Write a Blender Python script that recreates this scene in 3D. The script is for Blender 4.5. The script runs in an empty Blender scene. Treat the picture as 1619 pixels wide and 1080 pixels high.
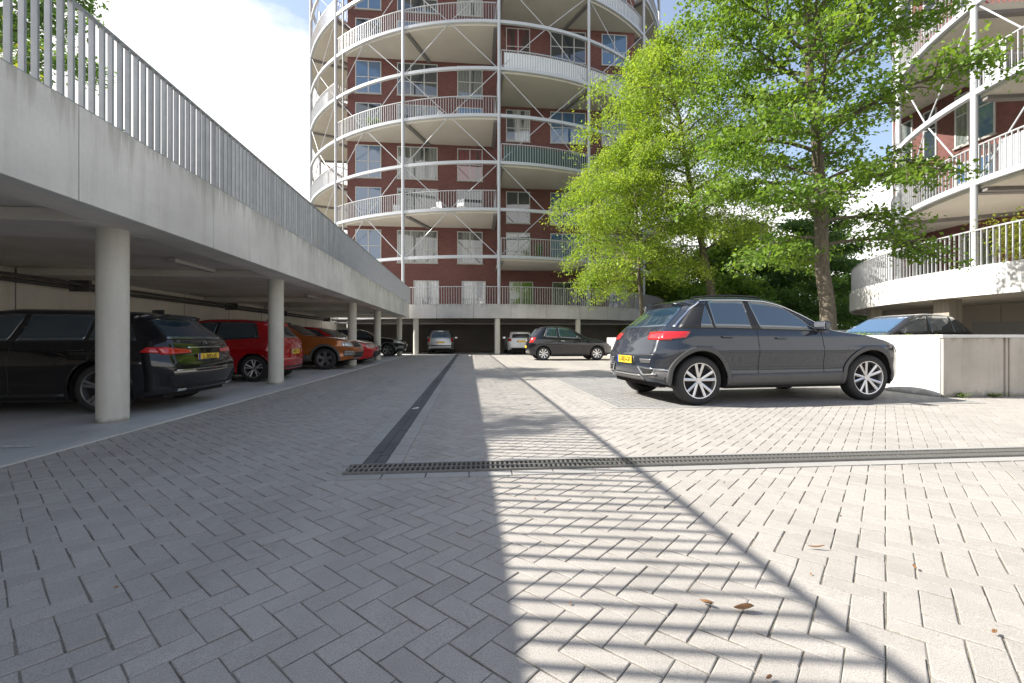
import bpy, bmesh, math, random
import numpy as np
from mathutils import Vector, Matrix, noise
from mathutils.bvhtree import BVHTree
R = math.radians
C = bpy.context.scene.collection
sc = bpy.context.scene

# ------------------------------------------------------------------ camera
F = 714.0                      # focal length in photograph pixels (1619 wide)
YAW = R(5.4)                   # camera looks this much to the right of +Y
CH = 0.95                      # camera height
cam = bpy.data.objects.new("camera", bpy.data.cameras.new("camera"))
C.objects.link(cam); sc.camera = cam
cam.data.sensor_width = 36.0
cam.data.lens = F / 1619 * 36.0
cam.data.shift_y = -4.0 / 1619
cam.data.clip_start = 0.05; cam.data.clip_end = 2000
cam.location = (0, 0, CH)
cam.rotation_euler = (R(90), 0, -YAW)

# ------------------------------------------------------------------ sky + sun
SUN = Vector((1.2, -0.24, -1.0)).normalized()       # direction the light travels
elev = math.asin(-SUN.z); azim = math.atan2(-SUN.x, -SUN.y)
w = bpy.data.worlds.new("World"); sc.world = w; w.use_nodes = True
nt = w.node_tree; nt.nodes.clear()
def wn(t, **k):
    n = nt.nodes.new(t)
    for a, b in k.items(): setattr(n, a, b)
    return n
sky = wn('ShaderNodeTexSky', sky_type='NISHITA', sun_disc=False, sun_elevation=elev, sun_rotation=azim,
         air_density=1.0, dust_density=1.2, ozone_density=1.0)
tc = wn('ShaderNodeTexCoord'); sep = wn('ShaderNodeSeparateXYZ')
nt.links.new(tc.outputs['Generated'], sep.inputs[0])
mp = wn('ShaderNodeMapping'); mp.inputs['Scale'].default_value = (1, 1, 2.2)
nt.links.new(tc.outputs['Generated'], mp.inputs[0])
nz = wn('ShaderNodeTexNoise'); nz.inputs['Scale'].default_value = 2.6; nz.inputs['Detail'].default_value = 9; nz.inputs['Roughness'].default_value = .55
nt.links.new(mp.outputs[0], nz.inputs['Vector'])
def wmath(op, a, b=None, clamp=False):
    n = wn('ShaderNodeMath', operation=op, use_clamp=clamp)
    for i, v in enumerate((a, b)):
        if v is None: continue
        if isinstance(v, (int, float)): n.inputs[i].default_value = v
        else: nt.links.new(v, n.inputs[i])
    return n.outputs[0]
# a bank of cloud low in the sky, thicker to the west (-X)
bank = wmath('SUBTRACT', 0.50, wmath('MULTIPLY', sep.outputs['Z'], 1.0))
bank = wmath('SUBTRACT', bank, wmath('MULTIPLY', sep.outputs['X'], .22))
m = wmath('ADD', wmath('MULTIPLY', wmath('SUBTRACT', nz.outputs['Fac'], .5), .45), wmath('SUBTRACT', bank, .0))
mask = wmath('MULTIPLY', m, 12.0, True)
mask2 = wmath('MAXIMUM', mask, 0.12)
bg1 = wn('ShaderNodeBackground'); bg1.inputs['Strength'].default_value = 0.10
nt.links.new(sky.outputs[0], bg1.inputs[0])
bg2 = wn('ShaderNodeBackground'); bg2.inputs['Color'].default_value = (1, .985, .97, 1); bg2.inputs['Strength'].default_value = 0.60
mx = wn('ShaderNodeMixShader'); wo = wn('ShaderNodeOutputWorld')
nt.links.new(mask2, mx.inputs[0]); nt.links.new(bg1.outputs[0], mx.inputs[1]); nt.links.new(bg2.outputs[0], mx.inputs[2])
nt.links.new(mx.outputs[0], wo.inputs[0])
sun = bpy.data.objects.new("sun", bpy.data.lights.new("sun", 'SUN')); C.objects.link(sun)
sun.data.energy = 4.4; sun.data.angle = R(0.42); sun.data.color = (1, .95, .87)
sun.rotation_euler = SUN.to_track_quat('-Z', 'Y').to_euler(); sun.location = (-20, 0, 30)
sc.view_settings.view_transform = 'Standard'; sc.view_settings.look = 'None'
sc.view_settings.exposure = 1.32; sc.view_settings.gamma = 1.0; sc.view_settings.use_curve_mapping = False

# ------------------------------------------------------------------ materials
class NT:
    def __init__(s, name):
        s.m = bpy.data.materials.new(name); s.m.use_nodes = True
        s.t = s.m.node_tree; s.b = s.t.nodes['Principled BSDF']
    def n(s, t, **k):
        x = s.t.nodes.new(t)
        for a, b in k.items(): setattr(x, a, b)
        return x
    def l(s, a, b): s.t.links.new(a, b)
    def mt(s, op, a, b=None, c=None, clamp=False):
        x = s.n('ShaderNodeMath', operation=op, use_clamp=clamp)
        for i, v in enumerate((a, b, c)):
            if v is None: continue
            if isinstance(v, (int, float)): x.inputs[i].default_value = v
            else: s.l(v, x.inputs[i])
        return x.outputs[0]
    def mix(s, f, a, b, mode='MIX'):
        x = s.n('ShaderNodeMix', data_type='RGBA', blend_type=mode)
        for i, v in ((0, f), (6, a), (7, b)):
            if isinstance(v, (int, float)): x.inputs[i].default_value = v
            elif isinstance(v, tuple): x.inputs[i].default_value = v if len(v) == 4 else v + (1,)
            else: s.l(v, x.inputs[i])
        return x.outputs[2]
    def noise(s, vec, scale, detail=4, rough=.55, out='Fac'):
        x = s.n('ShaderNodeTexNoise'); x.inputs['Scale'].default_value = scale
        x.inputs['Detail'].default_value = detail; x.inputs['Roughness'].default_value = rough
        if vec is not None: s.l(vec, x.inputs['Vector'])
        return x.outputs[out]
    def mapping(s, vec, scale=(1, 1, 1), rot=(0, 0, 0), loc=(0, 0, 0)):
        x = s.n('ShaderNodeMapping'); x.inputs['Scale'].default_value = scale
        x.inputs['Rotation'].default_value = rot; x.inputs['Location'].default_value = loc
        s.l(vec, x.inputs[0]); return x.outputs[0]
    def ramp(s, f, *stops):
        x = s.n('ShaderNodeValToRGB'); s.l(f, x.inputs[0])
        e = x.color_ramp.elements
        while len(e) < len(stops): e.new(.5)
        for q, (p, c) in zip(e, stops):
            q.position = p; q.color = (c if isinstance(c, tuple) else (c, c, c)) + (1,)
        return x.outputs[0]
    def bump(s, h, strength=.3, dist=.01):
        x = s.n('ShaderNodeBump'); x.inputs['Strength'].default_value = strength; x.inputs['Distance'].default_value = dist
        s.l(h, x.inputs['Height']); s.l(x.outputs[0], s.b.inputs['Normal'])
    def pos(s): return s.n('ShaderNodeNewGeometry').outputs['Position']
    def obj(s): return s.n('ShaderNodeTexCoord').outputs['Object']
    def set(s, **k):
        for a, v in k.items():
            i = s.b.inputs[a.replace('_', ' ')]
            if isinstance(v, (int, float)): i.default_value = v
            elif isinstance(v, tuple): i.default_value = v if len(v) == 4 else v + (1,)
            else: s.l(v, i)
        return s.m

def plain(name, col, rough=.5, metal=0., coat=0., var=.12, scale=6., spec=.5):
    q = NT(name); f = q.noise(q.pos(), scale, 5)
    c = q.mix(f, tuple(x * (1 - var) for x in col), tuple(min(1, x * (1 + var)) for x in col))
    q.set(Base_Color=c, Roughness=rough, Metallic=metal, Coat_Weight=coat)
    q.b.inputs['Specular IOR Level'].default_value = spec
    return q.m

def concrete(name, base, streak=.35, rough=.85, blot=.3, drip=None, foot=0., holes=0.):
    q = NT(name); p = q.pos()
    n1 = q.noise(q.mapping(p, (.35, .35, .5)), 1.6, 6, .6)
    n2 = q.noise(q.mapping(p, (3.2, 3.2, .22)), 1.6, 5, .65)          # vertical streaks of run-off
    n3 = q.noise(p, 28, 4, .6); n4 = q.noise(p, 240, 2, .5)
    c = q.mix(q.ramp(n1, (.3, 0.), (.72, 1.)), tuple(x * (1 - blot) for x in base), tuple(min(1, x * (1 + blot * .55)) for x in base))
    c = q.mix(q.mt('MULTIPLY', q.ramp(n2, (.5, 0.), (.78, 1.)), streak), c, (base[0] * .42, base[1] * .41, base[2] * .36))
    c = q.mix(q.mt('MULTIPLY', q.ramp(n3, (.35, 0.), (.8, 1.)), .25), c, tuple(x * .7 for x in base))
    sz = q.n('ShaderNodeSeparateXYZ'); q.l(p, sz.inputs[0])
    if drip:      # dirt washed down from the top edge in tongues of uneven length
        nl = q.noise(q.mapping(p, (2.6, 2.6, .03)), 1.9, 5, .75); nf = q.noise(q.mapping(p, (14, 14, .2)), 1.5, 3, .6)
        ln = q.mt('MULTIPLY_ADD', q.ramp(nl, (.45, 0.), (.75, 1.)), drip[1], .02)
        dd = q.mt('DIVIDE', q.mt('SUBTRACT', drip[0], sz.outputs[2]), ln)
        mk = q.mt('MULTIPLY', q.ramp(dd, (.0, 1.), (1.0, 0.)), q.ramp(nf, (.3, .45), (.65, 1.)))
        c = q.mix(q.mt('MULTIPLY', mk, .6), c, (base[0] * .34, base[1] * .33, base[2] * .26))
    if foot:      # splashed dirt and algae at the foot
        nf2 = q.noise(p, 6, 5, .7); mk = q.mt('DIVIDE', sz.outputs[2], q.mt('MULTIPLY_ADD', nf2, foot * 2.4, -foot * .6))
        c = q.mix(q.mt('MULTIPLY', q.ramp(mk, (.2, 1.), (1.0, 0.)), .65), c, (.10, .095, .07))
    h = q.mt('ADD', q.mt('MULTIPLY', n3, .6), q.mt('MULTIPLY', n4, .3))
    q.bump(h, .35, .006)
    return q.set(Base_Color=c, Roughness=rough)

def herringbone(name, w, rot, c1, c2, joint, moss=.5, off=(0, 0)):
    """2:1 ninety-degree herringbone of w x 2w blocks"""
    q = NT(name); p = q.pos()
    warp = q.n('ShaderNodeTexNoise'); warp.inputs['Scale'].default_value = 1.3; warp.inputs['Detail'].default_value = 3
    q.l(p, warp.inputs['Vector'])
    wv = q.n('ShaderNodeVectorMath', operation='MULTIPLY_ADD'); q.l(warp.outputs['Color'], wv.inputs[0])
    wv.inputs[1].default_value = (.035, .035, 0); q.l(p, wv.inputs[2])
    v = q.mapping(wv.outputs[0], (1 / w, 1 / w, 1), (0, 0, rot), (off[0], off[1], 0))
    s = q.n('ShaderNodeSeparateXYZ'); q.l(v, s.inputs[0]); X, Y = s.outputs[0], s.outputs[1]
    ix, iy = q.mt('FLOOR', X), q.mt('FLOOR', Y); fx, fy = q.mt('SUBTRACT', X, ix), q.mt('SUBTRACT', Y, iy)
    mm = q.mt('FLOORED_MODULO', q.mt('SUBTRACT', ix, iy), 4.0)
    is1 = q.mt('COMPARE', mm, 1.0, .1); is2 = q.mt('COMPARE', mm, 2.0, .1)
    vert = q.mt('GREATER_THAN', mm, 1.5)
    lx = q.mt('ADD', fx, is1); ly = q.mt('ADD', fy, is2)
    Lx = q.mt('SUBTRACT', 2.0, vert); Ly = q.mt('ADD', 1.0, vert)
    dx = q.mt('MINIMUM', lx, q.mt('SUBTRACT', Lx, lx)); dy = q.mt('MINIMUM', ly, q.mt('SUBTRACT', Ly, ly))
    d = q.mt('MINIMUM', dx, dy)
    # joints of unequal width, blocks with slightly broken arrises
    d = q.mt('ADD', d, q.mt('MULTIPLY', q.mt('SUBTRACT', q.noise(p, 60, 3), .5), .05))
    idv = q.n('ShaderNodeCombineXYZ'); q.l(q.mt('SUBTRACT', ix, is1), idv.inputs[0]); q.l(q.mt('SUBTRACT', iy, is2), idv.inputs[1])
    wnz = q.n('ShaderNodeTexWhiteNoise', noise_dimensions='2D'); q.l(idv.outputs[0], wnz.inputs['Vector'])
    rnd = wnz.outputs['Value']
    wn2 = q.n('ShaderNodeSeparateColor'); q.l(wnz.outputs['Color'], wn2.inputs[0])
    big = q.noise(p, .55, 5, .6); fine = q.noise(p, 210, 3, .6); mid = q.noise(p, 9, 5, .65)
    c = q.mix(rnd, c1, c2)
    c = q.mix(q.mt('MULTIPLY', q.ramp(big, (.38, 0.), (.7, 1.)), .45), c, tuple(x * .72 for x in c1))
    c = q.mix(q.mt('MULTIPLY', q.ramp(mid, (.45, 0.), (.8, 1.)), .3), c, tuple(min(1, x * 1.22) for x in c2))
    c = q.mix(q.mt('MULTIPLY', q.ramp(fine, (.42, 0.), (.62, 1.)), .35), c, tuple(x * .6 for x in c1))
    spot = q.noise(p, 34, 2, .5)
    c = q.mix(q.mt('MULTIPLY', q.ramp(spot, (.66, 0.), (.72, 1.)), .35), c, tuple(x * .45 for x in c1))
    jm = q.ramp(d, (.018, 1.), (.045, 0.))
    jn = q.noise(p, 14, 4, .7)
    jc = q.mix(q.mt('MULTIPLY', q.ramp(jn, (.45, 0.), (.65, 1.)), moss), joint, (.075, .07, .035))
    jopen = q.ramp(q.noise(p, 3.1, 4, .7), (.3, .45), (.6, 1.))
    c = q.mix(q.mt('MULTIPLY', jm, jopen), c, jc)
    h = q.ramp(d, (.01, 0.), (.10, 1.))
    hh = q.mt('ADD', q.mt('MULTIPLY', h, 1.0), q.mt('MULTIPLY', fine, .12))
    hh = q.mt('ADD', hh, q.mt('MULTIPLY', rnd, .18))
    tx = q.mt('MULTIPLY', q.mt('SUBTRACT', wn2.outputs[0], .5), q.mt('SUBTRACT', lx, 1.0))
    hh = q.mt('ADD', hh, q.mt('MULTIPLY', tx, .35))
    q.bump(hh, .8, .010)
    return q.set(Base_Color=c, Roughness=.82)

def brick(name, c1, c2, mortar, axis='XZ'):
    q = NT(name); p = q.pos(); s = q.n('ShaderNodeSeparateXYZ'); q.l(p, s.inputs[0])
    cb = q.n('ShaderNodeCombineXYZ')
    q.l(q.mt('ADD', s.outputs[0], s.outputs[1]), cb.inputs[0]); q.l(s.outputs[2], cb.inputs[1])
    b = q.n('ShaderNodeTexBrick', offset=.5); q.l(cb.outputs[0], b.inputs['Vector'])
    b.inputs['Scale'].default_value = 1.0; b.inputs['Brick Width'].default_value = .22; b.inputs['Row Height'].default_value = .0625
    b.inputs['Mortar Size'].default_value = .006; b.inputs['Color1'].default_value = c1 + (1,); b.inputs['Color2'].default_value = c2 + (1,)
    b.inputs['Mortar'].default_value = mortar + (1,); b.inputs['Bias'].default_value = -.1
    n1 = q.noise(p, .8, 5, .6); n2 = q.noise(p, 7, 4, .6)
    c = q.mix(q.mt('MULTIPLY', q.ramp(n1, (.35, 0.), (.7, 1.)), .4), b.outputs['Color'], tuple(x * .6 for x in c1))
    c = q.mix(q.mt('MULTIPLY', q.ramp(n2, (.4, 0.), (.75, 1.)), .3), c, tuple(min(1, x * 1.3) for x in c2))
    q.bump(q.mt('SUBTRACT', 1.0, b.outputs['Fac']), .5, .006)
    return q.set(Base_Color=c, Roughness=.85)

def leafmat(name, c1, c2, c3, trans=.5):
    q = NT(name); p = q.pos()
    n1 = q.noise(p, 1.1, 4, .6); n2 = q.noise(p, 11, 3, .6)
    c = q.mix(q.ramp(n1, (.35, 0.), (.65, 1.)), c1, c2)
    c = q.mix(q.ramp(n2, (.45, 0.), (.7, 1.)), c, c3)
    q.set(Base_Color=c, Roughness=.5); q.b.inputs['Specular IOR Level'].default_value = .35
    tr = q.n('ShaderNodeBsdfTranslucent'); q.l(q.mix(1.0, c, (1.0, 1.0, .45), 'MULTIPLY'), tr.inputs['Color'])
    mxs = q.n('ShaderNodeMixShader'); mxs.inputs[0].default_value = trans
    q.l(q.b.outputs[0], mxs.inputs[1]); q.l(tr.outputs[0], mxs.inputs[2])
    q.l(mxs.outputs[0], q.t.nodes['Material Output'].inputs[0])
    return q.m

def bark(name, c1, c2):
    q = NT(name); p = q.pos()
    n1 = q.noise(q.mapping(p, (14, 14, 3)), 1.5, 5, .7); n2 = q.noise(p, 5, 3)
    c = q.mix(q.ramp(n1, (.35, 0.), (.7, 1.)), c1, c2); c = q.mix(q.mt('MULTIPLY', q.ramp(n2, (.55, 0.), (.7, 1.)), .5), c, (.22, .2, .12))
    q.bump(n1, .8, .02); return q.set(Base_Color=c, Roughness=.9)

def glass(name, tint=(.02, .025, .03), rough=.02, ior=1.9, curtain=None, see=0.):
    q = NT(name)
    col = tint
    if curtain:
        s = q.n('ShaderNodeSeparateXYZ'); q.l(q.pos(), s.inputs[0])
        wv = q.mt('SINE', q.mt('MULTIPLY', q.mt('ADD', q.mt('ADD', s.outputs[0], s.outputs[1]), q.mt('MULTIPLY', q.noise(q.pos(), 1.2), .5)), 34.0))
        col = q.mix(q.mt('MULTIPLY_ADD', wv, .5, .5), tuple(x * .62 for x in curtain), curtain)
        gaps = q.noise(q.mapping(q.pos(), (.9, .9, .05)), 1.7, 2)
        col = q.mix(q.ramp(gaps, (.52, 0.), (.56, 1.)), col, tint)
    q.set(Base_Color=col, Roughness=rough, IOR=ior)
    q.b.inputs['Coat Weight'].default_value = 1; q.b.inputs['Coat Roughness'].default_value = .01; q.b.inputs['Coat IOR'].default_value = 1.6
    # slight waviness of the panes
    q.bump(q.noise(q.pos(), 1.4, 2), .12, .02)
    return q.m

def paint(name, col, metal=.25, rough=.32, flake=True):
    q = NT(name)
    q.set(Base_Color=col, Metallic=metal, Roughness=rough); q.b.inputs['Coat Weight'].default_value = 1
    q.b.inputs['Coat Roughness'].default_value = .02; q.b.inputs['Specular IOR Level'].default_value = .1; q.b.inputs['Coat IOR'].default_value = 1.62
    n = q.noise(q.obj(), 3, 4); c = q.mix(n, tuple(x * .9 for x in col), tuple(min(1, x * 1.1) for x in col)); q.l(c, q.b.inputs['Base Color'])
    return q.m

M = {}
M['pave'] = herringbone('pavers', .105, R(45), (.30, .285, .265), (.40, .38, .355), (.11, .10, .085), .5)
def blockmat(c1, c2):
    q = NT('concrete_blocks'); p = q.pos(); a = q.n('ShaderNodeAttribute', attribute_name='tone'); rnd = a.outputs['Fac']
    big = q.noise(p, .5, 5, .6); fine = q.noise(p, 260, 3, .65); mid = q.noise(p, 11, 5, .65); spot = q.noise(p, 48, 2, .5); grit = q.noise(p, 700, 2, .5)
    c = q.mix(rnd, c1, c2)
    c = q.mix(q.mt('MULTIPLY', q.ramp(rnd, (.90, 0.), (.93, 1.)), .35), c, tuple(x * .62 for x in c1))
    c = q.mix(q.mt('MULTIPLY', q.ramp(big, (.38, 0.), (.7, 1.)), .35), c, tuple(x * .74 for x in c1))
    c = q.mix(q.mt('MULTIPLY', q.ramp(mid, (.42, 0.), (.8, 1.)), .35), c, tuple(min(1, x * 1.2) for x in c2))
    c = q.mix(q.mt('MULTIPLY', q.ramp(fine, (.44, 0.), (.60, 1.)), .6), c, tuple(x * .48 for x in c1))
    c = q.mix(q.mt('MULTIPLY', q.ramp(grit, (.62, 0.), (.70, 1.)), .5), c, (.7, .68, .65))
    c = q.mix(q.mt('MULTIPLY', q.ramp(spot, (.66, 0.), (.72, 1.)), .3), c, tuple(x * .5 for x in c1))
    st = q.noise(p, 1.7, 6, .7); c = q.mix(q.mt('MULTIPLY', q.ramp(st, (.60, 0.), (.68, 1.)), .22), c, (.13, .12, .10))
    lane = q.noise(q.mapping(p, (1.6, .07, 1)), 1.3, 4, .6)          # tyre tracks along the court
    c = q.mix(q.mt('MULTIPLY', q.ramp(lane, (.48, 0.), (.68, 1.)), .28), c, tuple(x * .55 for x in c1))
    oil = q.n('ShaderNodeTexVoronoi'); oil.inputs['Scale'].default_value = .9; q.l(p, oil.inputs['Vector'])
    od = q.mt('ADD', oil.outputs['Distance'], q.mt('MULTIPLY', q.noise(p, 9, 4, .7), .10))
    c = q.mix(q.mt('MULTIPLY', q.ramp(od, (.09, 1.), (.14, 0.)), .5), c, (.085, .08, .072))
    q.bump(q.mt('ADD', q.mt('MULTIPLY', fine, .7), q.mt('MULTIPLY', mid, .6)), .55, .0035)
    return q.set(Base_Color=c, Roughness=.86)
M['block'] = blockmat((.355, .330, .298), (.43, .402, .365))
def sandmat():
    q = NT('joint_sand'); p = q.pos(); n = q.noise(p, 7, 5, .7); n2 = q.noise(p, 90, 3, .6)
    c = q.mix(q.ramp(n, (.35, 0.), (.62, 1.)), (.26, .235, .20), (.085, .078, .055)); c = q.mix(q.ramp(n2, (.4, 0.), (.7, 1.)), c, (.22, .2, .165))
    q.bump(n2, .6, .01); return q.set(Base_Color=c, Roughness=.95)
M['sand'] = sandmat()
M['bay'] = herringbone('bay_pavers', .105, R(0), (.25, .245, .235), (.32, .312, .30), (.10, .095, .085), .3)
M['conc'] = concrete('fascia_concrete', (.74, .725, .69), .40, blot=.24, drip=(3.06, .8))
M['conc_white_lit'] = concrete('white_lit_concrete', (.66, .65, .63), .16, blot=.12, foot=.14)  # pale concrete; on the planter it also paints in the sunlit side
M['conc_gal'] = concrete('gallery_concrete', (.50, .49, .48), .3, blot=.22, drip=(3.06, .6))
M['soffit'] = concrete('soffit_concrete', (.80, .75, .69), .0, blot=.28)
M['col'] = concrete('column_concrete', (.62, .60, .54), .3, blot=.2, foot=.10)
M['wallc'] = concrete('back_wall_concrete', (.78, .73, .63), .22, blot=.14, foot=.2)
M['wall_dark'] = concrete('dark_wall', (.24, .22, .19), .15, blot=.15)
M['planter'] = concrete('weathered_concrete', (.50, .46, .40), .5, blot=.28, drip=(1.0, .35), foot=.16)
M['floor'] = concrete('garage_floor', (.56, .56, .565), .0, blot=.4, rough=.55)
M['kerb'] = concrete('kerb_concrete', (.55, .54, .52), .0, blot=.2)
M['border'] = concrete('border_pavers', (.34, .33, .31), .0, blot=.2)
M['channel'] = concrete('dark_channel', (.10, .10, .105), .0, blot=.3)
M['brick'] = brick('red_brick', (.118, .043, .037), (.175, .064, .054), (.10, .078, .07))
M['steel'] = plain('painted_steel', (.43, .45, .475), .4, .0, 0, .06)
M['rail'] = plain('galvanised_rail', (.33, .345, .36), .42, .35, 0, .22)
M['rail_light'] = plain('railing_steel', (.40, .41, .42), .45, .2, 0, .1)
M['frame'] = plain('window_frame', (.42, .42, .41), .45)
M['frame_dark'] = plain('dark_frame', (.05, .05, .055), .45)
M['balcony'] = concrete('balcony_soffit', (.52, .49, .43), .0, blot=.10)
M['beam_dark'] = plain('dark_beam', (.17, .16, .155), .7)
M['white_panel'] = plain('white_panel', (.74, .76, .78), .5)
M['green_panel'] = plain('green_panel', (.03, .08, .065), .6)
M['grey_panel'] = plain('grey_panel', (.22, .22, .23), .6)
M['glass'] = glass('window_glass', (.03, .04, .05))
M['glass_sky'] = glass('window_glass_sky_tint', (.06, .12, .22), ior=1.8)  # blue tint paints a sky reflection into the pane
M['glass_c1'] = glass('glass_white_curtain', (.05, .06, .07), curtain=(.38, .40, .40))
M['glass_c2'] = glass('glass_grey_curtain', (.04, .05, .05), curtain=(.17, .19, .185))
M['glass_c3'] = glass('glass_red_curtain', (.04, .03, .03), curtain=(.16, .03, .045))
M['glass_g'] = glass('glass_green', (.05, .10, .03))
M['pipe'] = plain('dark_pipe', (.09, .085, .08), .5)
M['pipe_light'] = plain('pale_pipe', (.34, .33, .31), .5)
M['lamp'] = plain('lamp_cover', (.48, .46, .43), .35)
M['grate'] = plain('galvanised_grate', (.19, .185, .175), .5, .5, 0, .3, 30)
M['pit_shade'] = plain('drain_shade', (.012, .012, .012), .9)  # near black, paints the shade inside the drain
M['soil'] = plain('soil', (.07, .055, .035), .95, var=.4, scale=20)
M['tyre'] = plain('tyre_rubber', (.022, .022, .023), .75, var=.2, scale=30)
M['rim'] = plain('alloy', (.62, .62, .63), .25, .85, .3, .04)
M['rim_dark'] = plain('dark_alloy', (.20, .20, .21), .35, .7, .3, .06)
M['black'] = plain('black_plastic', (.016, .016, .017), .45, var=.2)
M['clad'] = plain('grey_cladding', (.075, .074, .074), .55, var=.15)
M['under'] = plain('underbody', (.010, .010, .010), .9)
M['chrome'] = plain('chrome', (.75, .76, .78), .12, 1., 0, .02)
M['carglass'] = glass('car_glass', (.018, .024, .028), ior=1.9)
M['carglass_sky'] = glass('car_glass_sky', (.05, .11, .20), ior=2.1)  # sky reflection painted in as a blue base colour
M['carglass_suv'] = glass('crossover_glass', (.018, .04, .062), ior=2.0)  # bluish base strengthens the sky reflection by colour
M['red_lamp'] = plain('tail_lamp', (.50, .012, .015), .12, 0, 1, .15)
M['clear_lamp'] = plain('head_lamp', (.55, .58, .6), .1, .5, 1, .2, 40)
M['plate'] = plain('plate_yellow', (.78, .50, .035), .4, var=.04)
M['plate_blue'] = plain('plate_blue', (.02, .06, .35), .4)
M['ink'] = plain('plate_ink', (.01, .01, .01), .5)
M['white'] = plain('white_paint', (.75, .75, .74), .5)
def linemat():
    q = NT('worn_line'); n = q.noise(q.pos(), 22, 5, .7)
    return q.set(Base_Color=q.mix(q.ramp(n, (.42, 0.), (.56, 1.)), (.66, .66, .65), (.42, .42, .43)), Roughness=.6)
M['line'] = linemat()
M['orange'] = plain('orange_lit_pane', (.55, .16, .03), .6)  # orange light of a lit window, painted as a pane colour
M['door_grey'] = plain('grey_door', (.36, .36, .36), .5)
M['clad_beige'] = concrete('beige_panels', (.52, .48, .43), .08, blot=.08)
M['leaf1'] = leafmat('maple_leaf', (.13, .24, .04), (.27, .39, .06), (.09, .18, .035), .55)
M['leaf2'] = leafmat('locust_leaf', (.25, .38, .055), (.42, .51, .085), (.17, .29, .045), .55)
M['leaf3'] = leafmat('dark_leaf', (.10, .19, .05), (.16, .27, .07), (.07, .14, .04), .5)
M['leaf4'] = leafmat('yellow_leaf', (.22, .26, .03), (.33, .33, .05), (.14, .2, .03), .5)
M['bark'] = bark('bark', (.075, .06, .042), (.17, .145, .11))
M['dead'] = plain('dead_leaf', (.19, .095, .04), .8, var=.3, scale=60)
M['earth'] = plain('far_ground', (.12, .13, .09), .95, var=.3, scale=.5)

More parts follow.
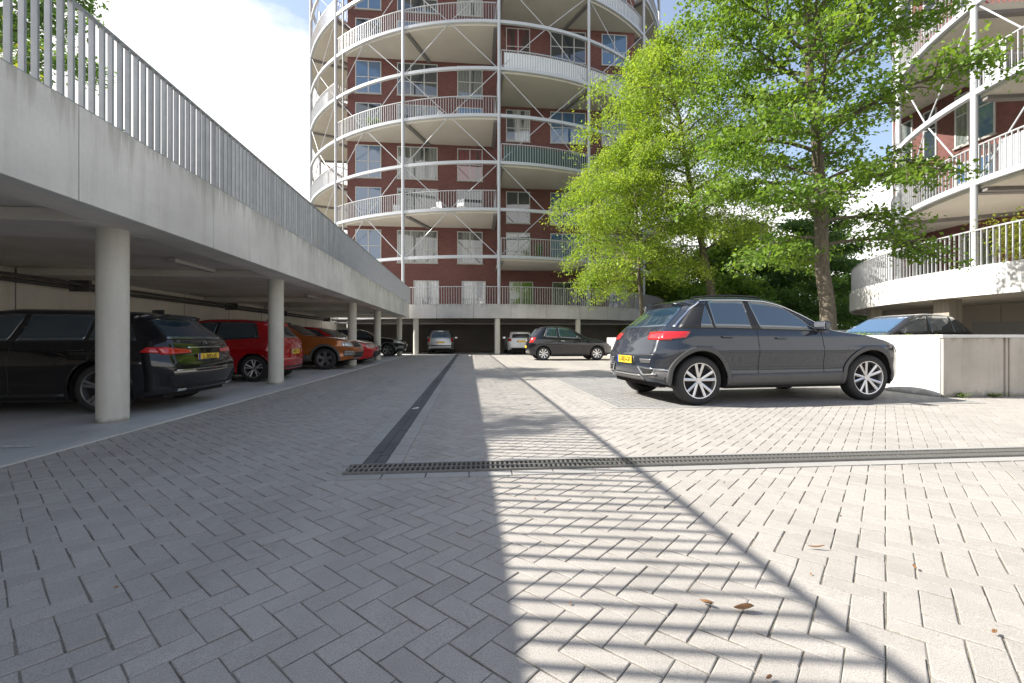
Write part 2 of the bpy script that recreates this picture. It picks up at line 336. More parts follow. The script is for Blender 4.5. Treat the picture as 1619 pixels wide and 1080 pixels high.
# ------------------------------------------------------------------ mesh helpers
class MB:
    def __init__(s): s.v = []; s.f = []; s.mi = []; s.cur = 0
    def add(s, vs, fs):
        o = len(s.v); s.v += [tuple(v) for v in vs]
        for f in fs: s.f.append(tuple(i + o for i in f)); s.mi.append(s.cur)
        return s
    def box(s, x0, x1, y0, y1, z0, z1):
        v = [(x, y, z) for z in (z0, z1) for y in (y0, y1) for x in (x0, x1)]
        return s.add(v, [(0, 2, 3, 1), (4, 5, 7, 6), (0, 1, 5, 4), (2, 6, 7, 3), (0, 4, 6, 2), (1, 3, 7, 5)])
    def obox(s, c, ux, uy, uz, hx, hy, hz):
        c, ux, uy, uz = Vector(c), Vector(ux), Vector(uy), Vector(uz)
        v = [c + ux * (a * hx) + uy * (b * hy) + uz * (d * hz) for d in (-1, 1) for b in (-1, 1) for a in (-1, 1)]
        return s.add(v, [(0, 2, 3, 1), (4, 5, 7, 6), (0, 1, 5, 4), (2, 6, 7, 3), (0, 4, 6, 2), (1, 3, 7, 5)])
    def tube(s, pts, rad, n=10, caps=True):
        pts = [Vector(p) for p in pts]
        if isinstance(rad, (int, float)): rad = [rad] * len(pts)
        rings = []
        up = None
        for i, p in enumerate(pts):
            d = (pts[min(i + 1, len(pts) - 1)] - pts[max(i - 1, 0)]).normalized()
            if up is None:
                a = Vector((0, 0, 1)) if abs(d.z) < .9 else Vector((1, 0, 0))
                up = d.cross(a).normalized()
            else:
                up = (up - d * up.dot(d)).normalized()
            q = d.cross(up)
            rings.append([p + (up * math.cos(2 * math.pi * k / n) + q * math.sin(2 * math.pi * k / n)) * rad[i] for k in range(n)])
        vs = [v for r_ in rings for v in r_]; fs = []
        for i in range(len(pts) - 1):
            for k in range(n):
                k2 = (k + 1) % n
                fs.append((i * n + k, i * n + k2, (i + 1) * n + k2, (i + 1) * n + k))
        if caps:
            fs.append(tuple(range(n - 1, -1, -1))); fs.append(tuple((len(pts) - 1) * n + k for k in range(n)))
        return s.add(vs, fs)
    def prism(s, poly, z0, z1):
        n = len(poly); vs = [(x, y, z0) for x, y in poly] + [(x, y, z1) for x, y in poly]
        fs = [tuple(range(n - 1, -1, -1)), tuple(range(n, 2 * n))] + [(i, (i + 1) % n, n + (i + 1) % n, n + i) for i in range(n)]
        return s.add(vs, fs)
    def lathe(s, prof, axis='y', n=40, c=(0, 0, 0), closed=False):
        vs = []
        for k in range(n):
            a = 2 * math.pi * k / n
            for (r_, t) in prof: vs.append((c[0] + r_ * math.cos(a), c[1] + t, c[2] + r_ * math.sin(a)) if axis == 'y' else (c[0] + r_ * math.cos(a), c[1] + r_ * math.sin(a), c[2] + t))
        m_ = len(prof); fs = []
        for k in range(n):
            k2 = (k + 1) % n
            for j in range(m_ if closed else m_ - 1):
                j2 = (j + 1) % m_
                fs.append((k * m_ + j, k * m_ + j2, k2 * m_ + j2, k2 * m_ + j))
        return s.add(vs, fs)
    def arc(s, c, r0, r1, z0, z1, a0, a1, n=24):
        """block curved about c; a measured from -Y towards +X, degrees; r0,r1 numbers or functions of a"""
        g = lambda r_, a: r_(a) if callable(r_) else r_
        vs = []
        for i in range(n + 1):
            a = a0 + (a1 - a0) * i / n; sa, ca = math.sin(R(a)), -math.cos(R(a))
            for rr in (g(r0, a), g(r1, a)):
                for z in (z0, z1): vs.append((c[0] + rr * sa, c[1] + rr * ca, z))
        fs = [(0, 1, 3, 2), (4 * n, 4 * n + 2, 4 * n + 3, 4 * n + 1)]
        for i in range(n):
            b, d = 4 * i, 4 * (i + 1)
            fs += [(b, b + 2, d + 2, d), (b + 1, d + 1, d + 3, b + 3), (b, d, d + 1, b + 1), (b + 2, b + 3, d + 3, d + 2)]
        return s.add(vs, fs)
    def build(s, name, mats, parent=None, smooth=False, bevel=0, loc=None):
        me = bpy.data.meshes.new(name); me.from_pydata(s.v, [], s.f); me.update()
        if not isinstance(mats, (list, tuple)): mats = [mats]
        for mm_ in mats: me.materials.append(mm_)
        if len(mats) > 1: me.polygons.foreach_set('material_index', s.mi)
        bm = bmesh.new(); bm.from_mesh(me); bmesh.ops.recalc_face_normals(bm, faces=bm.faces); bm.to_mesh(me); bm.free()
        if smooth:
            me.polygons.foreach_set('use_smooth', [True] * len(me.polygons))
            try: me.set_sharp_from_angle(angle=R(smooth if smooth is not True else 40))
            except Exception: pass
        o = bpy.data.objects.new(name, me); C.objects.link(o)
        if parent is not None: o.parent = parent
        if loc is not None: o.location = loc
        if bevel:
            b = o.modifiers.new('bevel', 'BEVEL'); b.width = bevel; b.segments = 2; b.limit_method = 'ANGLE'; b.angle_limit = R(40)
        return o

def tag(o, label=None, cat=None, group=None, kind=None):
    if label: o['label'] = label
    if cat: o['category'] = cat
    if group: o['group'] = group
    if kind: o['kind'] = kind
    return o
def empty(name, loc=(0, 0, 0), rz=0, **k):
    o = bpy.data.objects.new(name, None); C.objects.link(o); o.location = loc; o.rotation_euler = (0, 0, rz)
    o.empty_display_size = .3
    return tag(o, **k)
def struct(mb, name, mat, label=None, **k): return tag(mb.build(name, mat, **k), label, kind='structure')

cy, sy = math.cos(YAW), math.sin(YAW)
def on_y(px, y):      # world x of the point seen at photo column px on the plane Y=y
    r_ = (px - 809.5) / F; return y * (r_ * cy + sy) / (cy - r_ * sy)
def on_x(px, x):      # world y of the point seen at photo column px on the plane X=x
    r_ = (px - 809.5) / F; return x * (cy - r_ * sy) / (r_ * cy + sy)

# ------------------------------------------------------------------ ground
struct(MB().box(-300, 300, -60, 600, -1, -.012), 'ground', M['earth'], 'wide flat ground reaching to the horizon')
struct(MB().add([(-3.56, -6, -.0055), (40, -6, -.0055), (40, 42, -.0045), (-3.56, 42, -.0045)], [(0, 1, 2, 3)]), 'joint_sand', M['sand'],
       'sand and moss in the joints of the block paving')
def blocks(x0, x1, y0, y1, w, seed):
    rg = np.random.default_rng(seed); c45 = math.cos(R(45))
    n = int((x1 - x0 + y1 - y0) / w) + 8; o = np.array([x0, y0]) ; I, J = np.meshgrid(np.arange(-400, 620), np.arange(-400, 620), indexing='ij'); I = I.ravel(); J = J.ravel()
    mm = (I - J) % 4; out = []
    for kind, sel in ((0, mm == 0), (1, mm == 3)):
        i, j = I[sel].astype(float), J[sel].astype(float)
        cx_ = i + (1.0 if kind == 0 else .5); cy_ = j + (.5 if kind == 0 else 1.0)
        X = (cx_ * c45 + cy_ * c45) * w; Y = (-cx_ * c45 + cy_ * c45) * w
        k = (X > x0) & (X < x1) & (Y > y0) & (Y < y1)
        k &= ~((X > -.87) & (X < -.58) & (Y > 3.40)) & ~((X > 2.2) & (X < 7.5) & (Y > 6.25) & (Y < 11.1)) & ~((X > 7.8) & (Y > 6.8)) & ~((Y > 3.22) & (Y < 3.46) & (X > -.75))
        X, Y = X[k], Y[k]; m_ = len(X)
        ang = R(-45) + (0 if kind == 0 else R(90)) + rg.normal(0, .007, m_)
        out.append(np.stack([X + rg.normal(0, .0008, m_), Y + rg.normal(0, .0008, m_), ang], 1))
    B = np.concatenate(out); m_ = len(B); g = .0038; bv = .0030
    hl = w - g / 2 - np.abs(rg.normal(0, .0009, m_)); hw_ = w / 2 - g / 2 - np.abs(rg.normal(0, .0009, m_))
    ca, sa = np.cos(B[:, 2]), np.sin(B[:, 2]); zt = -np.abs(rg.normal(0, .0009, m_)); tx, ty = rg.normal(0, .006, m_), rg.normal(0, .010, m_)
    V = np.empty((m_, 12, 3)); k = 0
    for lvl in range(3):
        q = bv if lvl == 0 else 0
        for (sx_, sy_) in ((-1, -1), (1, -1), (1, 1), (-1, 1)):
            jx = rg.normal(0, .0006, m_); u = sx_ * (hl - q + jx); v = sy_ * (hw_ - q + jx)
            V[:, k, 0] = B[:, 0] + u * ca - v * sa; V[:, k, 1] = B[:, 1] + u * sa + v * ca
            V[:, k, 2] = (zt + tx * u + ty * v * .5) - (0 if lvl == 0 else .0020 if lvl == 1 else .02); k += 1
    fpat = [(0, 1, 2, 3)] + [(4 * l + a, 4 * l + 4 + a, 4 * l + 4 + (a + 1) % 4, 4 * l + (a + 1) % 4) for l in (0, 1) for a in range(4)]
    Fi = (np.array(fpat)[None] + (np.arange(m_) * 12)[:, None, None]).reshape(-1, 4).astype(np.int32)
    me = bpy.data.meshes.new('courtyard_paving'); me.vertices.add(m_ * 12); me.vertices.foreach_set('co', V.reshape(-1))
    nf = len(Fi); me.loops.add(nf * 4); me.loops.foreach_set('vertex_index', Fi.ravel())
    me.polygons.add(nf); me.polygons.foreach_set('loop_start', np.arange(0, nf * 4, 4, dtype=np.int32)); me.polygons.foreach_set('loop_total', np.full(nf, 4, dtype=np.int32))
    me.update(calc_edges=True); me.shade_flat()
    at = me.attributes.new('tone', 'FLOAT', 'FACE'); at.data.foreach_set('value', np.repeat(rg.random(m_), 9).astype(np.float32))
    me.materials.append(M['block']); ob = bpy.data.objects.new('courtyard_paving', me); C.objects.link(ob); return ob
tag(blocks(-3.5, 13.5, -1.2, 28.4, .096, 2), 'grey concrete block paving laid in herringbone across the courtyard', kind='structure')
struct(MB().add([(2.06, 6.05, .004), (7.62, 6.05, .004), (7.62, 11.2, .004), (2.06, 11.2, .004)], [(0, 1, 2, 3)]), 'parking_bay_paving', M['bay'],
       'darker grey block paving of the bays under the parked dark crossover')
b_ = MB()
for (x0, x1, y0, y1) in ((1.99, 2.06, 5.98, 11.3), (2.06, 7.62, 5.98, 6.05)):
    b_.add([(x0, y0, .004), (x1, y0, .004), (x1, y1, .004), (x0, y1, .004)], [(0, 1, 2, 3)])
struct(b_, 'bay_edge_paving', M['border'], 'pale row of blocks bordering the parking bays')
struct(MB().add([(-12, -6, .006), (-3.56, -6, .006), (-3.56, 45, .006), (-12, 45, .006)], [(0, 1, 2, 3)]), 'garage_floor', M['floor'],
       'smooth grey concrete floor under the parking deck')
struct(MB().add([(-3.40, 27.9, .004), (18, 27.9, .004), (18, 40, .004), (-3.40, 40, .004)], [(0, 1, 2, 3)]), 'tower_garage_floor', M['floor'],
       'dim concrete floor beneath the round tower')
struct(MB().box(-3.56, -3.44, -6, 27.6, -.1, .012), 'kerb', M['kerb'], 'pale concrete kerb strip along the parking deck', bevel=.004)
for k_, y in enumerate((4.3, 8.72, 13.2, 16.45, 18.7, 22.4)):
    struct(MB().add([(-8.6, y, .011), (-3.8, y, .011), (-3.8, y + .09, .011), (-8.6, y + .09, .011)], [(0, 1, 2, 3)]), 'bay_line', M['line'], 'worn white bay marking on the garage floor')
# channel strip
def sheet(name, x0, x1, y0, y1, z, mat, label): return struct(MB().add([(x0, y0, z), (x1, y0, z), (x1, y1, z), (x0, y1, z)], [(0, 1, 2, 3)]), name, mat, label)
b_ = MB()
for x0, x1 in ((-.95, -.805), (-.635, -.51)):
    y = 3.46
    while y < 27.4:
        b_.box(x0 + .003, x1 - .003, y + .003, y + .294, -.02, .006); y += .30
for y0, y1 in ((3.125, 3.225), (3.455, 3.555)):
    x = -.9 if y0 < 3.3 else -.49
    while x < 12:
        b_.box(x + .003, x + .294, y0, y1, -.02, .006); x += .30
struct(b_, 'border_paving', M['border'], 'smooth concrete border stones beside the dark channel and the drain')
b_ = MB(); rnd = random.Random(2); y = 3.45
while y < 27.4:
    b_.box(-.80, -.722, y + .002, y + .198, -.02, rnd.uniform(.001, .005)); b_.box(-.718, -.64, y - .098, y + .098, -.02, rnd.uniform(.001, .005)); y += .2
struct(b_, 'channel_paving', M['channel'], 'dark slate coloured gutter strip running towards the tower')
# ------------------------------------------------------------------ grating drain
g = empty('drain_grating', (0, 3.34, 0), label='long steel slot drain with a ladder of cross bars running across the paving', cat='drain')
MB().add([(-.86, -.10, .005), (14, -.10, .005), (14, .10, .005), (-.86, .10, .005)], [(0, 1, 2, 3)]).build('channel', M['pit_shade'], g)  # flat dark sheet standing in for the shaded depth below the bars
b_ = MB()
for y in (-.10, .10, 0): b_.box(-.88, 14, y - .009, y + .009, .0, .021)
x = -.86
while x < 11:
    b_.box(x, x + .013, -.092, -.01, .006, .018); b_.box(x + .004, x + .017, .01, .092, .006, .018)
    x += .036
b_.build('grate', M['grate'], g)

# ------------------------------------------------------------------ left parking deck
deck = empty('parking_deck', (-6, 10, 0), label='long grey concrete parking deck on round columns with cars beneath', cat='parking deck')
deck_inv = (-6, -10, 0)
def dk(mb, name, mat, **k):
    o = mb.build(name, mat, deck, **k); o.matrix_parent_inverse = Matrix.Translation((6, -10, 0)); return o
YE = 27.75
dk(MB().box(-30, -3.62, -8, YE, 2.34, 2.98), 'slab', M['soffit'])
dk(MB().box(-4.0, -3.62, -8, YE, 2.2, 2.337), 'edge_beam', M['soffit'])
b_ = [4.42 - 2.15 * k for k in range(6, 0, -1)] + [4.42 + 2.15 * k for k in range(0, 11)]
for a, c_ in zip(b_[:-1], b_[1:]):
    dk(MB().box(-3.66, -3.5, a + .007, min(c_, YE) - .007, 2.195, 3.056), 'fascia_panel', M['conc'], bevel=.006)
cols_y = [-.5, 5.6, 10.0, 16.25, 20.6, 27.0]
for y in cols_y:
    b2 = MB().tube([(-4.08, y, 0), (-4.08, y, 2.22)], .150, 40); o = dk(b2, 'column', M['col'], smooth=50)
    dk(MB().box(-8.7, -4.0, y - .42, y + .42, 2.198, 2.335), 'cross_beam', M['soffit'], bevel=.01)
dk(MB().box(-8.95, -8.75, -8, 41, 0, 2.33), 'back_wall', M['wallc'])
b_ = MB()
for y in np.arange(-6, 28, 2.6): dk(MB().box(-8.752, -8.745, y, y + .02, 0, 2.32), 'wall_joint', M['beam_dark'])
for (x, z, r_) in ((-8.5, 2.06, .045), (-8.32, 2.13, .035)):
    dk(MB().tube([(x, -8, z), (x, YE, z)], r_, 10), 'pipe', M['pipe'], smooth=50)
for y in cols_y: dk(MB().box(-8.6, -8.2, y + .6, y + .68, 1.98, 2.34), 'pipe_bracket', M['pipe'])
for y in (8.2, 14.6, 24.0):
    l_ = dk(MB().box(-5.12, -4.98, y, y + 1.25, 2.26, 2.338), 'ceiling_lamp', M['lamp'], bevel=.02)

# railing on the deck
rl = empty('deck_railing', (-3.57, 10, 3.056), label='galvanised railing of closely set flat upright bars along the edge of the parking deck', cat='railing')
inv = Matrix.Translation((3.57, -10, -3.056))
def rp(o): o.matrix_parent_inverse = inv; return o
rp(MB().box(-3.592, -3.548, -8, YE, 3.985, 4.01).build('handrail', M['rail'], rl, bevel=.003))
rp(MB().box(-3.60, -3.54, -8, YE, 3.075, 3.085).build('bottom_rail', M['rail'], rl))
bal = MB().box(-.024, .024, -.011, .011, 0, .90).build('baluster', M['rail'], rl)
bal.location = (-3.57 + 3.57, 0, 0)
ys = list(np.arange(1.6, YE, .113)); rnd = random.Random(4)
near = sorted(ys, key=lambda y: abs(y - 4.5))[:100]
first = True
for y in near:
    o = bal if first else bal.copy()
    if not first: C.objects.link(o); o.parent = rl
    first = False
    o.location = (rnd.uniform(-.004, .004), y - 10, .085 - .056); o.rotation_euler = (0, 0, rnd.uniform(-.12, .12))
b_ = MB()
rest = [y for y in ys if y not in set(near)] + list(np.arange(-7, 1.5, .113))
for y in rest: b_.box(-3.594, -3.546, y - .011, y + .011, 3.085, 3.985)
tag(rp(b_.build('baluster_row', M['rail'], rl)), kind='stuff')

# ------------------------------------------------------------------ towers
def rect_r(hx, hy):
    def f(a):
        s_, c_ = abs(math.sin(R(a))), abs(math.cos(R(a)))
        return min(hx / max(s_, 1e-6), hy / max(c_, 1e-6))
    return f
LV = [6.07, 8.96, 11.83, 14.7, 17.57, 20.44, 23.3, 26.2, 29.05]
def tower(name, label, c, hx, hy, Rr, Rg, a_cols, groups, gal, ring_range, zt):
    t = empty(name, (c[0], c[1], 0), label=label, cat='apartment tower'); inv = Matrix.Translation((-c[0], -c[1], 0))
    def P(o, par=t):
        if par is t: o.matrix_parent_inverse = inv
        return o
    rr = rect_r(hx, hy); step = 22.5
    P(MB().box(c[0] - hx, c[0] + hx, c[1] - hy, c[1] + hy, 3.0, zt).build('wall', M['brick'], t))
    # gallery ring slab
    g0, g1 = gal
    P(MB().arc(c, lambda a: rr(a) - .3, Rg - .16, 2.34, 3.0, g0, g1, 64).build('gallery_slab', M['soffit'], t))
    n = int((g1 - g0) / 8)
    for i in range(n):
        a = g0 + (g1 - g0) * i / n; b = g0 + (g1 - g0) * (i + 1) / n; e = .03
        P(MB().arc(c, Rg - .15, Rg, 2.2, 3.05, a + e, b - e, 6).build('fascia_panel', M['conc_gal'] if name == 'round_apartment_tower' else M['conc_white_lit'], t))
    rb = MB(); rb.arc(c, Rg - .12, Rg - .06, 4.08, 4.12, g0, g1, 96)
    a = g0; da = math.degrees(.155 / Rg)
    while a < g1:
        sa, ca = math.sin(R(a)), -math.cos(R(a)); q = (c[0] + (Rg - .09) * sa, c[1] + (Rg - .09) * ca, 3.57)
        rb.obox(q, (ca, -sa, 0), (sa, ca, 0), (0, 0, 1), .012, .02, .52); a += da
    P(rb.build('gallery_railing', M['rail_light'], t))
    # rings
    for z in LV:
        if z > zt + .5: continue
        P(MB().arc(c, Rr - .16, Rr, z - .18, z, ring_range[0], ring_range[1], 96).build('steel_ring', M['steel'], t, smooth=30))
    # steel columns
    for a in a_cols:
        x, y = c[0] + (Rr - .03) * math.sin(R(a)), c[1] - (Rr - .03) * math.cos(R(a))
        P(MB().tube([(x, y, 3.0), (x, y, zt)], .095, 14).build('steel_column', M['steel'], t, smooth=50))
    # cross braces
    RR = Rr - .1
    pt = lambda a, z: (c[0] + RR * math.sin(R(a)), c[1] - RR * math.cos(R(a)), z)
    for a, b in zip(a_cols[:-1], a_cols[1:]):
        mid = (a + b) / 2
        for k in (0, 2, 4, 6):
            if LV[k + 2] > zt: continue
            z0, z1, z2 = LV[k] - .1, LV[k + 1] - .1, LV[k + 2] - .1
            P(MB().tube([pt(a, z0), pt(mid, z1), pt(b, z2)], .025, 6).build('brace', M['steel'], t))
            P(MB().tube([pt(b, z0), pt(mid, z1), pt(a, z2)], .025, 6).build('brace', M['steel'], t))
    # balconies
    for (a0, a1, levels, pan) in groups:
        for z in levels:
            if z > zt: continue
            nseg = max(4, int((a1 - a0) / 3))
            bo = P(MB().arc(c, lambda a: rr(a) - .02, Rr - .17, z - .30, z - .06, a0 + .3, a1 - .3, nseg).build('balcony', M['balcony'], t))
            a = a0
            while a < a1 + 1:
                e = -.75 if a >= a1 - 1 else .75
                sa, ca = math.sin(R(a + e)), -math.cos(R(a + e)); r0 = rr(a + e) + .02; r1 = Rr - .2
                MB().obox((c[0] + (r0 + r1) / 2 * sa, c[1] + (r0 + r1) / 2 * ca, z - .36), (ca, -sa, 0), (sa, ca, 0), (0, 0, 1), .11, (r1 - r0) / 2, .058).build('beam', M['beam_dark'], bo)
                a += step
            rl2 = MB(); rl2.arc(c, Rr - .11, Rr - .05, z + 1.05, z + 1.09, a0 + .6, a1 - .6, nseg * 3)
            a = a0 + .6; da = math.degrees(.165 / Rr)
            while a < a1 - .6:
                sa, ca = math.sin(R(a)), -math.cos(R(a))
                rl2.obox((c[0] + (Rr - .08) * sa, c[1] + (Rr - .08) * ca, z + .52), (ca, -sa, 0), (sa, ca, 0), (0, 0, 1), .013, .02, .53); a += da
            for ae in (a0 + .6, a1 - .6):      # returns to the wall
                sa, ca = math.sin(R(ae)), -math.cos(R(ae)); r0 = rr(ae); r1 = Rr - .1
                rl2.obox((c[0] + (r0 + r1) / 2 * sa, c[1] + (r0 + r1) / 2 * ca, z + 1.07), (ca, -sa, 0), (sa, ca, 0), (0, 0, 1), .02, (r1 - r0) / 2, .02)
                k_ = r0 + .1
                while k_ < r1:
                    rl2.obox((c[0] + k_ * sa, c[1] + k_ * ca, z + .52), (ca, -sa, 0), (sa, ca, 0), (0, 0, 1), .012, .012, .53); k_ += .17
            rl2.build('railing', M['rail_light'], bo)
            if z in pan:
                mt_, (p0, p1) = pan[z]
                MB().arc(c, Rr - .16, Rr - .135, z + .06, z + .98, p0, p1, 24).build('screen_panel', mt_, bo)
    return t, P, rr

T1 = (1.8, 43.0)
groups1 = [(-45, 0, [8.96, 14.7, 20.44, 26.2], {}),
           (0, 45, [6.07, 11.83, 17.57, 23.3], {17.57: (M['white_panel'], (1.2, 42)), 11.83: (M['green_panel'], (1.2, 24)), 23.3: (M['white_panel'], (24, 43))}),
           (-90, -45, [6.07, 11.83, 17.57, 23.3], {17.57: (M['white_panel'], (-88, -50)), 11.83: (M['white_panel'], (-88, -50))}),
           (45, 90, [8.96, 14.7, 20.44, 26.2], {})]
t1, P1, rr1 = tower('round_apartment_tower', 'tall round red brick tower ringed by white steel hoops and crossed rods behind the courtyard',
                    T1, 10.05, 11.4, 15.5, 16.0, [-90 + 22.5 * k for k in range(9)], groups1, (-62, 75), (-180, 180), 31.0)
FY = T1[1] - 11.4
def window(P, t, axis, a0, a1, f, z0, z1, mat, n=2, out=-1, bar=.55):
    """opening on plane axis=f spanning a0..a1"""
    fr = MB(); th = .06; d0, d1 = (f + out * .05, f + out * .003)
    def bx(u0, u1, w0, w1, e0=d0, e1=d1, mb=fr):
        lo, hi = min(e0, e1), max(e0, e1)
        (mb.box(u0, u1, lo, hi, w0, w1) if axis == 'y' else mb.box(lo, hi, u0, u1, w0, w1))
    bx(a0, a1, z0, z0 + th); bx(a0, a1, z1 - th, z1); bx(a0, a0 + th, z0 + th, z1 - th); bx(a1 - th, a1, z0 + th, z1 - th)
    for k in range(1, n):
        u = a0 + (a1 - a0) * k / n; bx(u - .035, u + .035, z0 + th, z1 - th)
    zb = z0 + (z1 - z0) * bar
    if bar:
        for k in range(n):
            u0 = a0 + (a1 - a0) * k / n + .05; u1 = a0 + (a1 - a0) * (k + 1) / n - .05
            bx(u0, u1, zb - .025, zb + .025)
    o = P(fr.build('window', M['frame'], t))
    g_ = MB(); bx(a0 + .02, a1 - .02, z0 + .02, z1 - .02, f + out * .022, f + out * .001, g_)
    g_.build('pane', mat, o)
    s_ = MB(); bx(a0 - .05, a1 + .05, z0 - .06, z0 - .002, f + out * .09, f + out * .002, s_)
    s_.build('sill', M['conc_gal'], o)
    return o
rnd = random.Random(11)
cols_w = [(562, 603, 2), (628, 692, 3), (723, 763, 2), (800, 838, 2), (870, 926, 3), (951, 991, 2)]
gm = {0: ['glass_sky', 'glass_c2', 'glass_c2', 'glass_c2', 'glass_sky', 'glass_sky'],
      1: ['glass_sky', 'glass_c2', 'glass', 'glass', 'glass_sky', 'glass_sky'],
      2: ['glass_sky', 'glass_c2', 'glass_c3', 'glass_c2', 'glass', 'glass_sky'],
      3: ['glass', 'glass_c2', 'glass_sky', 'glass_c1', 'glass_sky', 'glass'],
      4: ['glass_sky', 'glass', 'glass_c2', 'glass_c2', 'glass', 'glass_sky'],
      5: ['glass', 'glass_sky', 'glass', 'glass_c3', 'glass', 'glass_sky'],
      6: ['glass_sky', 'glass', 'glass_c1', 'glass', 'glass_c1', 'glass'], 7: ['glass'] * 6}
for li, z in enumerate(LV[:8]):
    for ci, (a, b, n) in enumerate(cols_w):
        window(P1, t1, 'y', on_y(a, FY), on_y(b, FY), FY, z + .12, z + 2.35, M[gm[li][ci]], n, bar=.42 if ci % 2 else .5)
for (a, b, n, mm_) in ((654, 694, 2, 'glass_c1'), (730, 768, 2, 'glass_c1'), (805, 843, 2, 'glass_g'), (873, 928, 3, 'glass'), (962, 991, 2, 'glass_sky')):
    window(P1, t1, 'y', on_y(a, FY), on_y(b, FY), FY, 3.15, 4.98, M[mm_], n, bar=0)
P1(MB().tube([(on_y(543, FY), FY - .09, 3.0), (on_y(543, FY), FY - .09, 30.5)], .06, 8).build('downpipe', M['pipe_light'], t1, smooth=50))
# west + east side windows
for z in LV[:8]:
    for y in (36, 41, 46): window(P1, t1, 'x', y, y + 1.8, T1[0] - 10.05, z + .12, z + 2.3, M['glass'], 2)
    for y in (35, 41): window(P1, t1, 'x', y, y + 1.8, T1[0] + 10.05, z + .12, z + 2.3, M['glass'], 2, out=1)
# ground columns, wall and pipes beneath the tower
for a in (-38, -18.8, -.4, 18.8, 38, 57):
    x, y = T1[0] + 15.7 * math.sin(R(a)), T1[1] - 15.7 * math.cos(R(a))
    P1(MB().tube([(x, y, 0), (x, y, 2.21)], .165, 24).build('column', M['col'], t1, smooth=50))
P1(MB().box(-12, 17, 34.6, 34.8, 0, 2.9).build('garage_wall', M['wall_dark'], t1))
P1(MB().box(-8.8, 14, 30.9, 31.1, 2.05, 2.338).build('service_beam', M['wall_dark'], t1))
P1(MB().tube([(-8.7, 29.6, 2.16), (14, 29.6, 2.16)], .06, 8).build('pipe', M['pipe'], t1))
P1(MB().tube([(-8.7, 30.2, 1.97), (14, 30.2, 1.97)], .05, 8).build('pipe', M['pipe_light'], t1))
# grey privacy panel at the east end of the gallery
P1(MB().arc(T1, 15.78, 15.82, 3.06, 4.1, 38, 72, 24).build('screen_panel', M['grey_panel'], t1))

T2 = (27.5, 11.0)
cc2 = [-145.4, -122.9, -100.4, -77.9, -55.4, -32.9]
cc2 = [-212.9, -190.4, -167.9] + cc2
groups2 = [(-145.4, -100.4, [6.07, 11.83, 17.57], {}),
           (-100.4, -55.4, [6.07, 8.96, 14.7], {8.96: (M['white_panel'], (-99.5, -96)), 6.07: (M['white_panel'], (-97, -80))}),
           (-190.4, -145.4, [8.96, 14.7], {})]
t2, P2, rr2 = tower('brick_apartment_tower', 'sunlit round brick apartment tower with white balcony bands at the right edge',
                    T2, 6.8, 9.3, 11.54, 13.0, cc2, groups2, (-215, -30), (-215, -30), 19.0)
FX = T2[0] - 6.8
rnd = random.Random(5)
for z in LV[:5]:
    for (y0, y1) in ((15.95, 16.6), (16.9, 17.45), (18.2, 18.8), (19.3, 19.9), (12.6, 14.6), (9.2, 11.2), (5.5, 7.2), (2.6, 3.8)):
        window(P2, t2, 'x', y0, y1, FX, z + .12, z + 2.3, M[rnd.choice(['glass', 'glass', 'glass_sky', 'glass_c2'])], 2 if y1 - y0 > 1 else 1, bar=.6)
for (y0, y1) in ((15.9, 17.2), (18.2, 19.2), (12.3, 13.6)):
    window(P2, t2, 'x', y0, y1, FX, 3.15, 5.3, M['glass_c2'], 2, bar=0)
# north face windows
for z in LV[:5]:
    for x in (22, 25, 28): window(P2, t2, 'y', x, x + 1.8, T2[1] + 9.3, z + .12, z + 2.3, M['glass'], 2, out=1)
P2(MB().box(FX - .1, FX + .1, 0, 21.5, 0, 2.33).build('garage_wall', M['clad_beige'], t2))
b_ = MB()
for y in np.arange(.5, 21, 1.9): b_.box(FX - .104, FX - .098, y, y + .015, 0, 2.3)
P2(b_.build('panel_joint', M['beam_dark'], t2))
dr = P2(MB().box(FX - .13, FX - .106, 13.2, 16.7, 0, 1.62).build('door', M['door_grey'], t2))
MB().box(FX - .14, FX - .131, 14.1, 14.35, 1.33, 1.5).build('notice', M['white'], dr)
window(P2, t2, 'x', 18.4, 19.6, FX - .11, 1.5, 2.1, M['orange'], 1, bar=0)  # orange-lit window, its light only a base colour
for a in (-100.4, -122.9, -145, -77.9):
    x, y = T2[0] + 12.3 * math.sin(R(a)), T2[1] - 12.3 * math.cos(R(a))
    P2(MB().obox((x, y, 1.1), (math.cos(R(a)), math.sin(R(a)), 0), (-math.sin(R(a)), math.cos(R(a)), 0), (0, 0, 1), .3, .2, 1.12).build('column', M['planter'], t2, bevel=.015))

# ------------------------------------------------------------------ raised planter
PX0, PX1, PY0, PY1, PZ = 7.62, 9.25, 6.6, 24.5, 1.02
pl = empty('concrete_planter', (PX0, PY0, 0), label='long raised concrete planter holding the trees beside the dark crossover', cat='planter')
invp = Matrix.Translation((-PX0, -PY0, 0))
def pp(o): o.matrix_parent_inverse = invp; return o
for i, (a, b) in enumerate(((6.66, 9.6), (9.62, 12.6), (12.62, 15.6), (15.62, 18.6), (18.62, 21.6), (21.62, 24.5))):
    pp(MB().box(PX0, PX0 + .2, a, b, -.02, PZ - .05).build('side_wall', M['conc_white_lit'], pl, bevel=.006))  # west face paler than the other walls: sunlight put into its colour
for (x0, x1, dy) in ((7.64, 7.70, .02), (7.715, 7.765, .035), (7.78, 8.78, .055), (8.795, 8.835, .035), (8.85, 9.25, .02)):
    pp(MB().box(x0, x1, PY0 + dy, PY0 + .2, -.02, PZ - .05).build('front_wall', M['planter'], pl, bevel=.006))
pp(MB().box(PX0 + .03, PX1, PY0 + .19, PY0 + .22, 0, PZ - .06).build('wall_core', M['beam_dark'], pl))
pp(MB().box(PX1 - .2, PX1, PY0 + .23, PY1, -.02, PZ - .05).build('side_wall', M['planter'], pl))
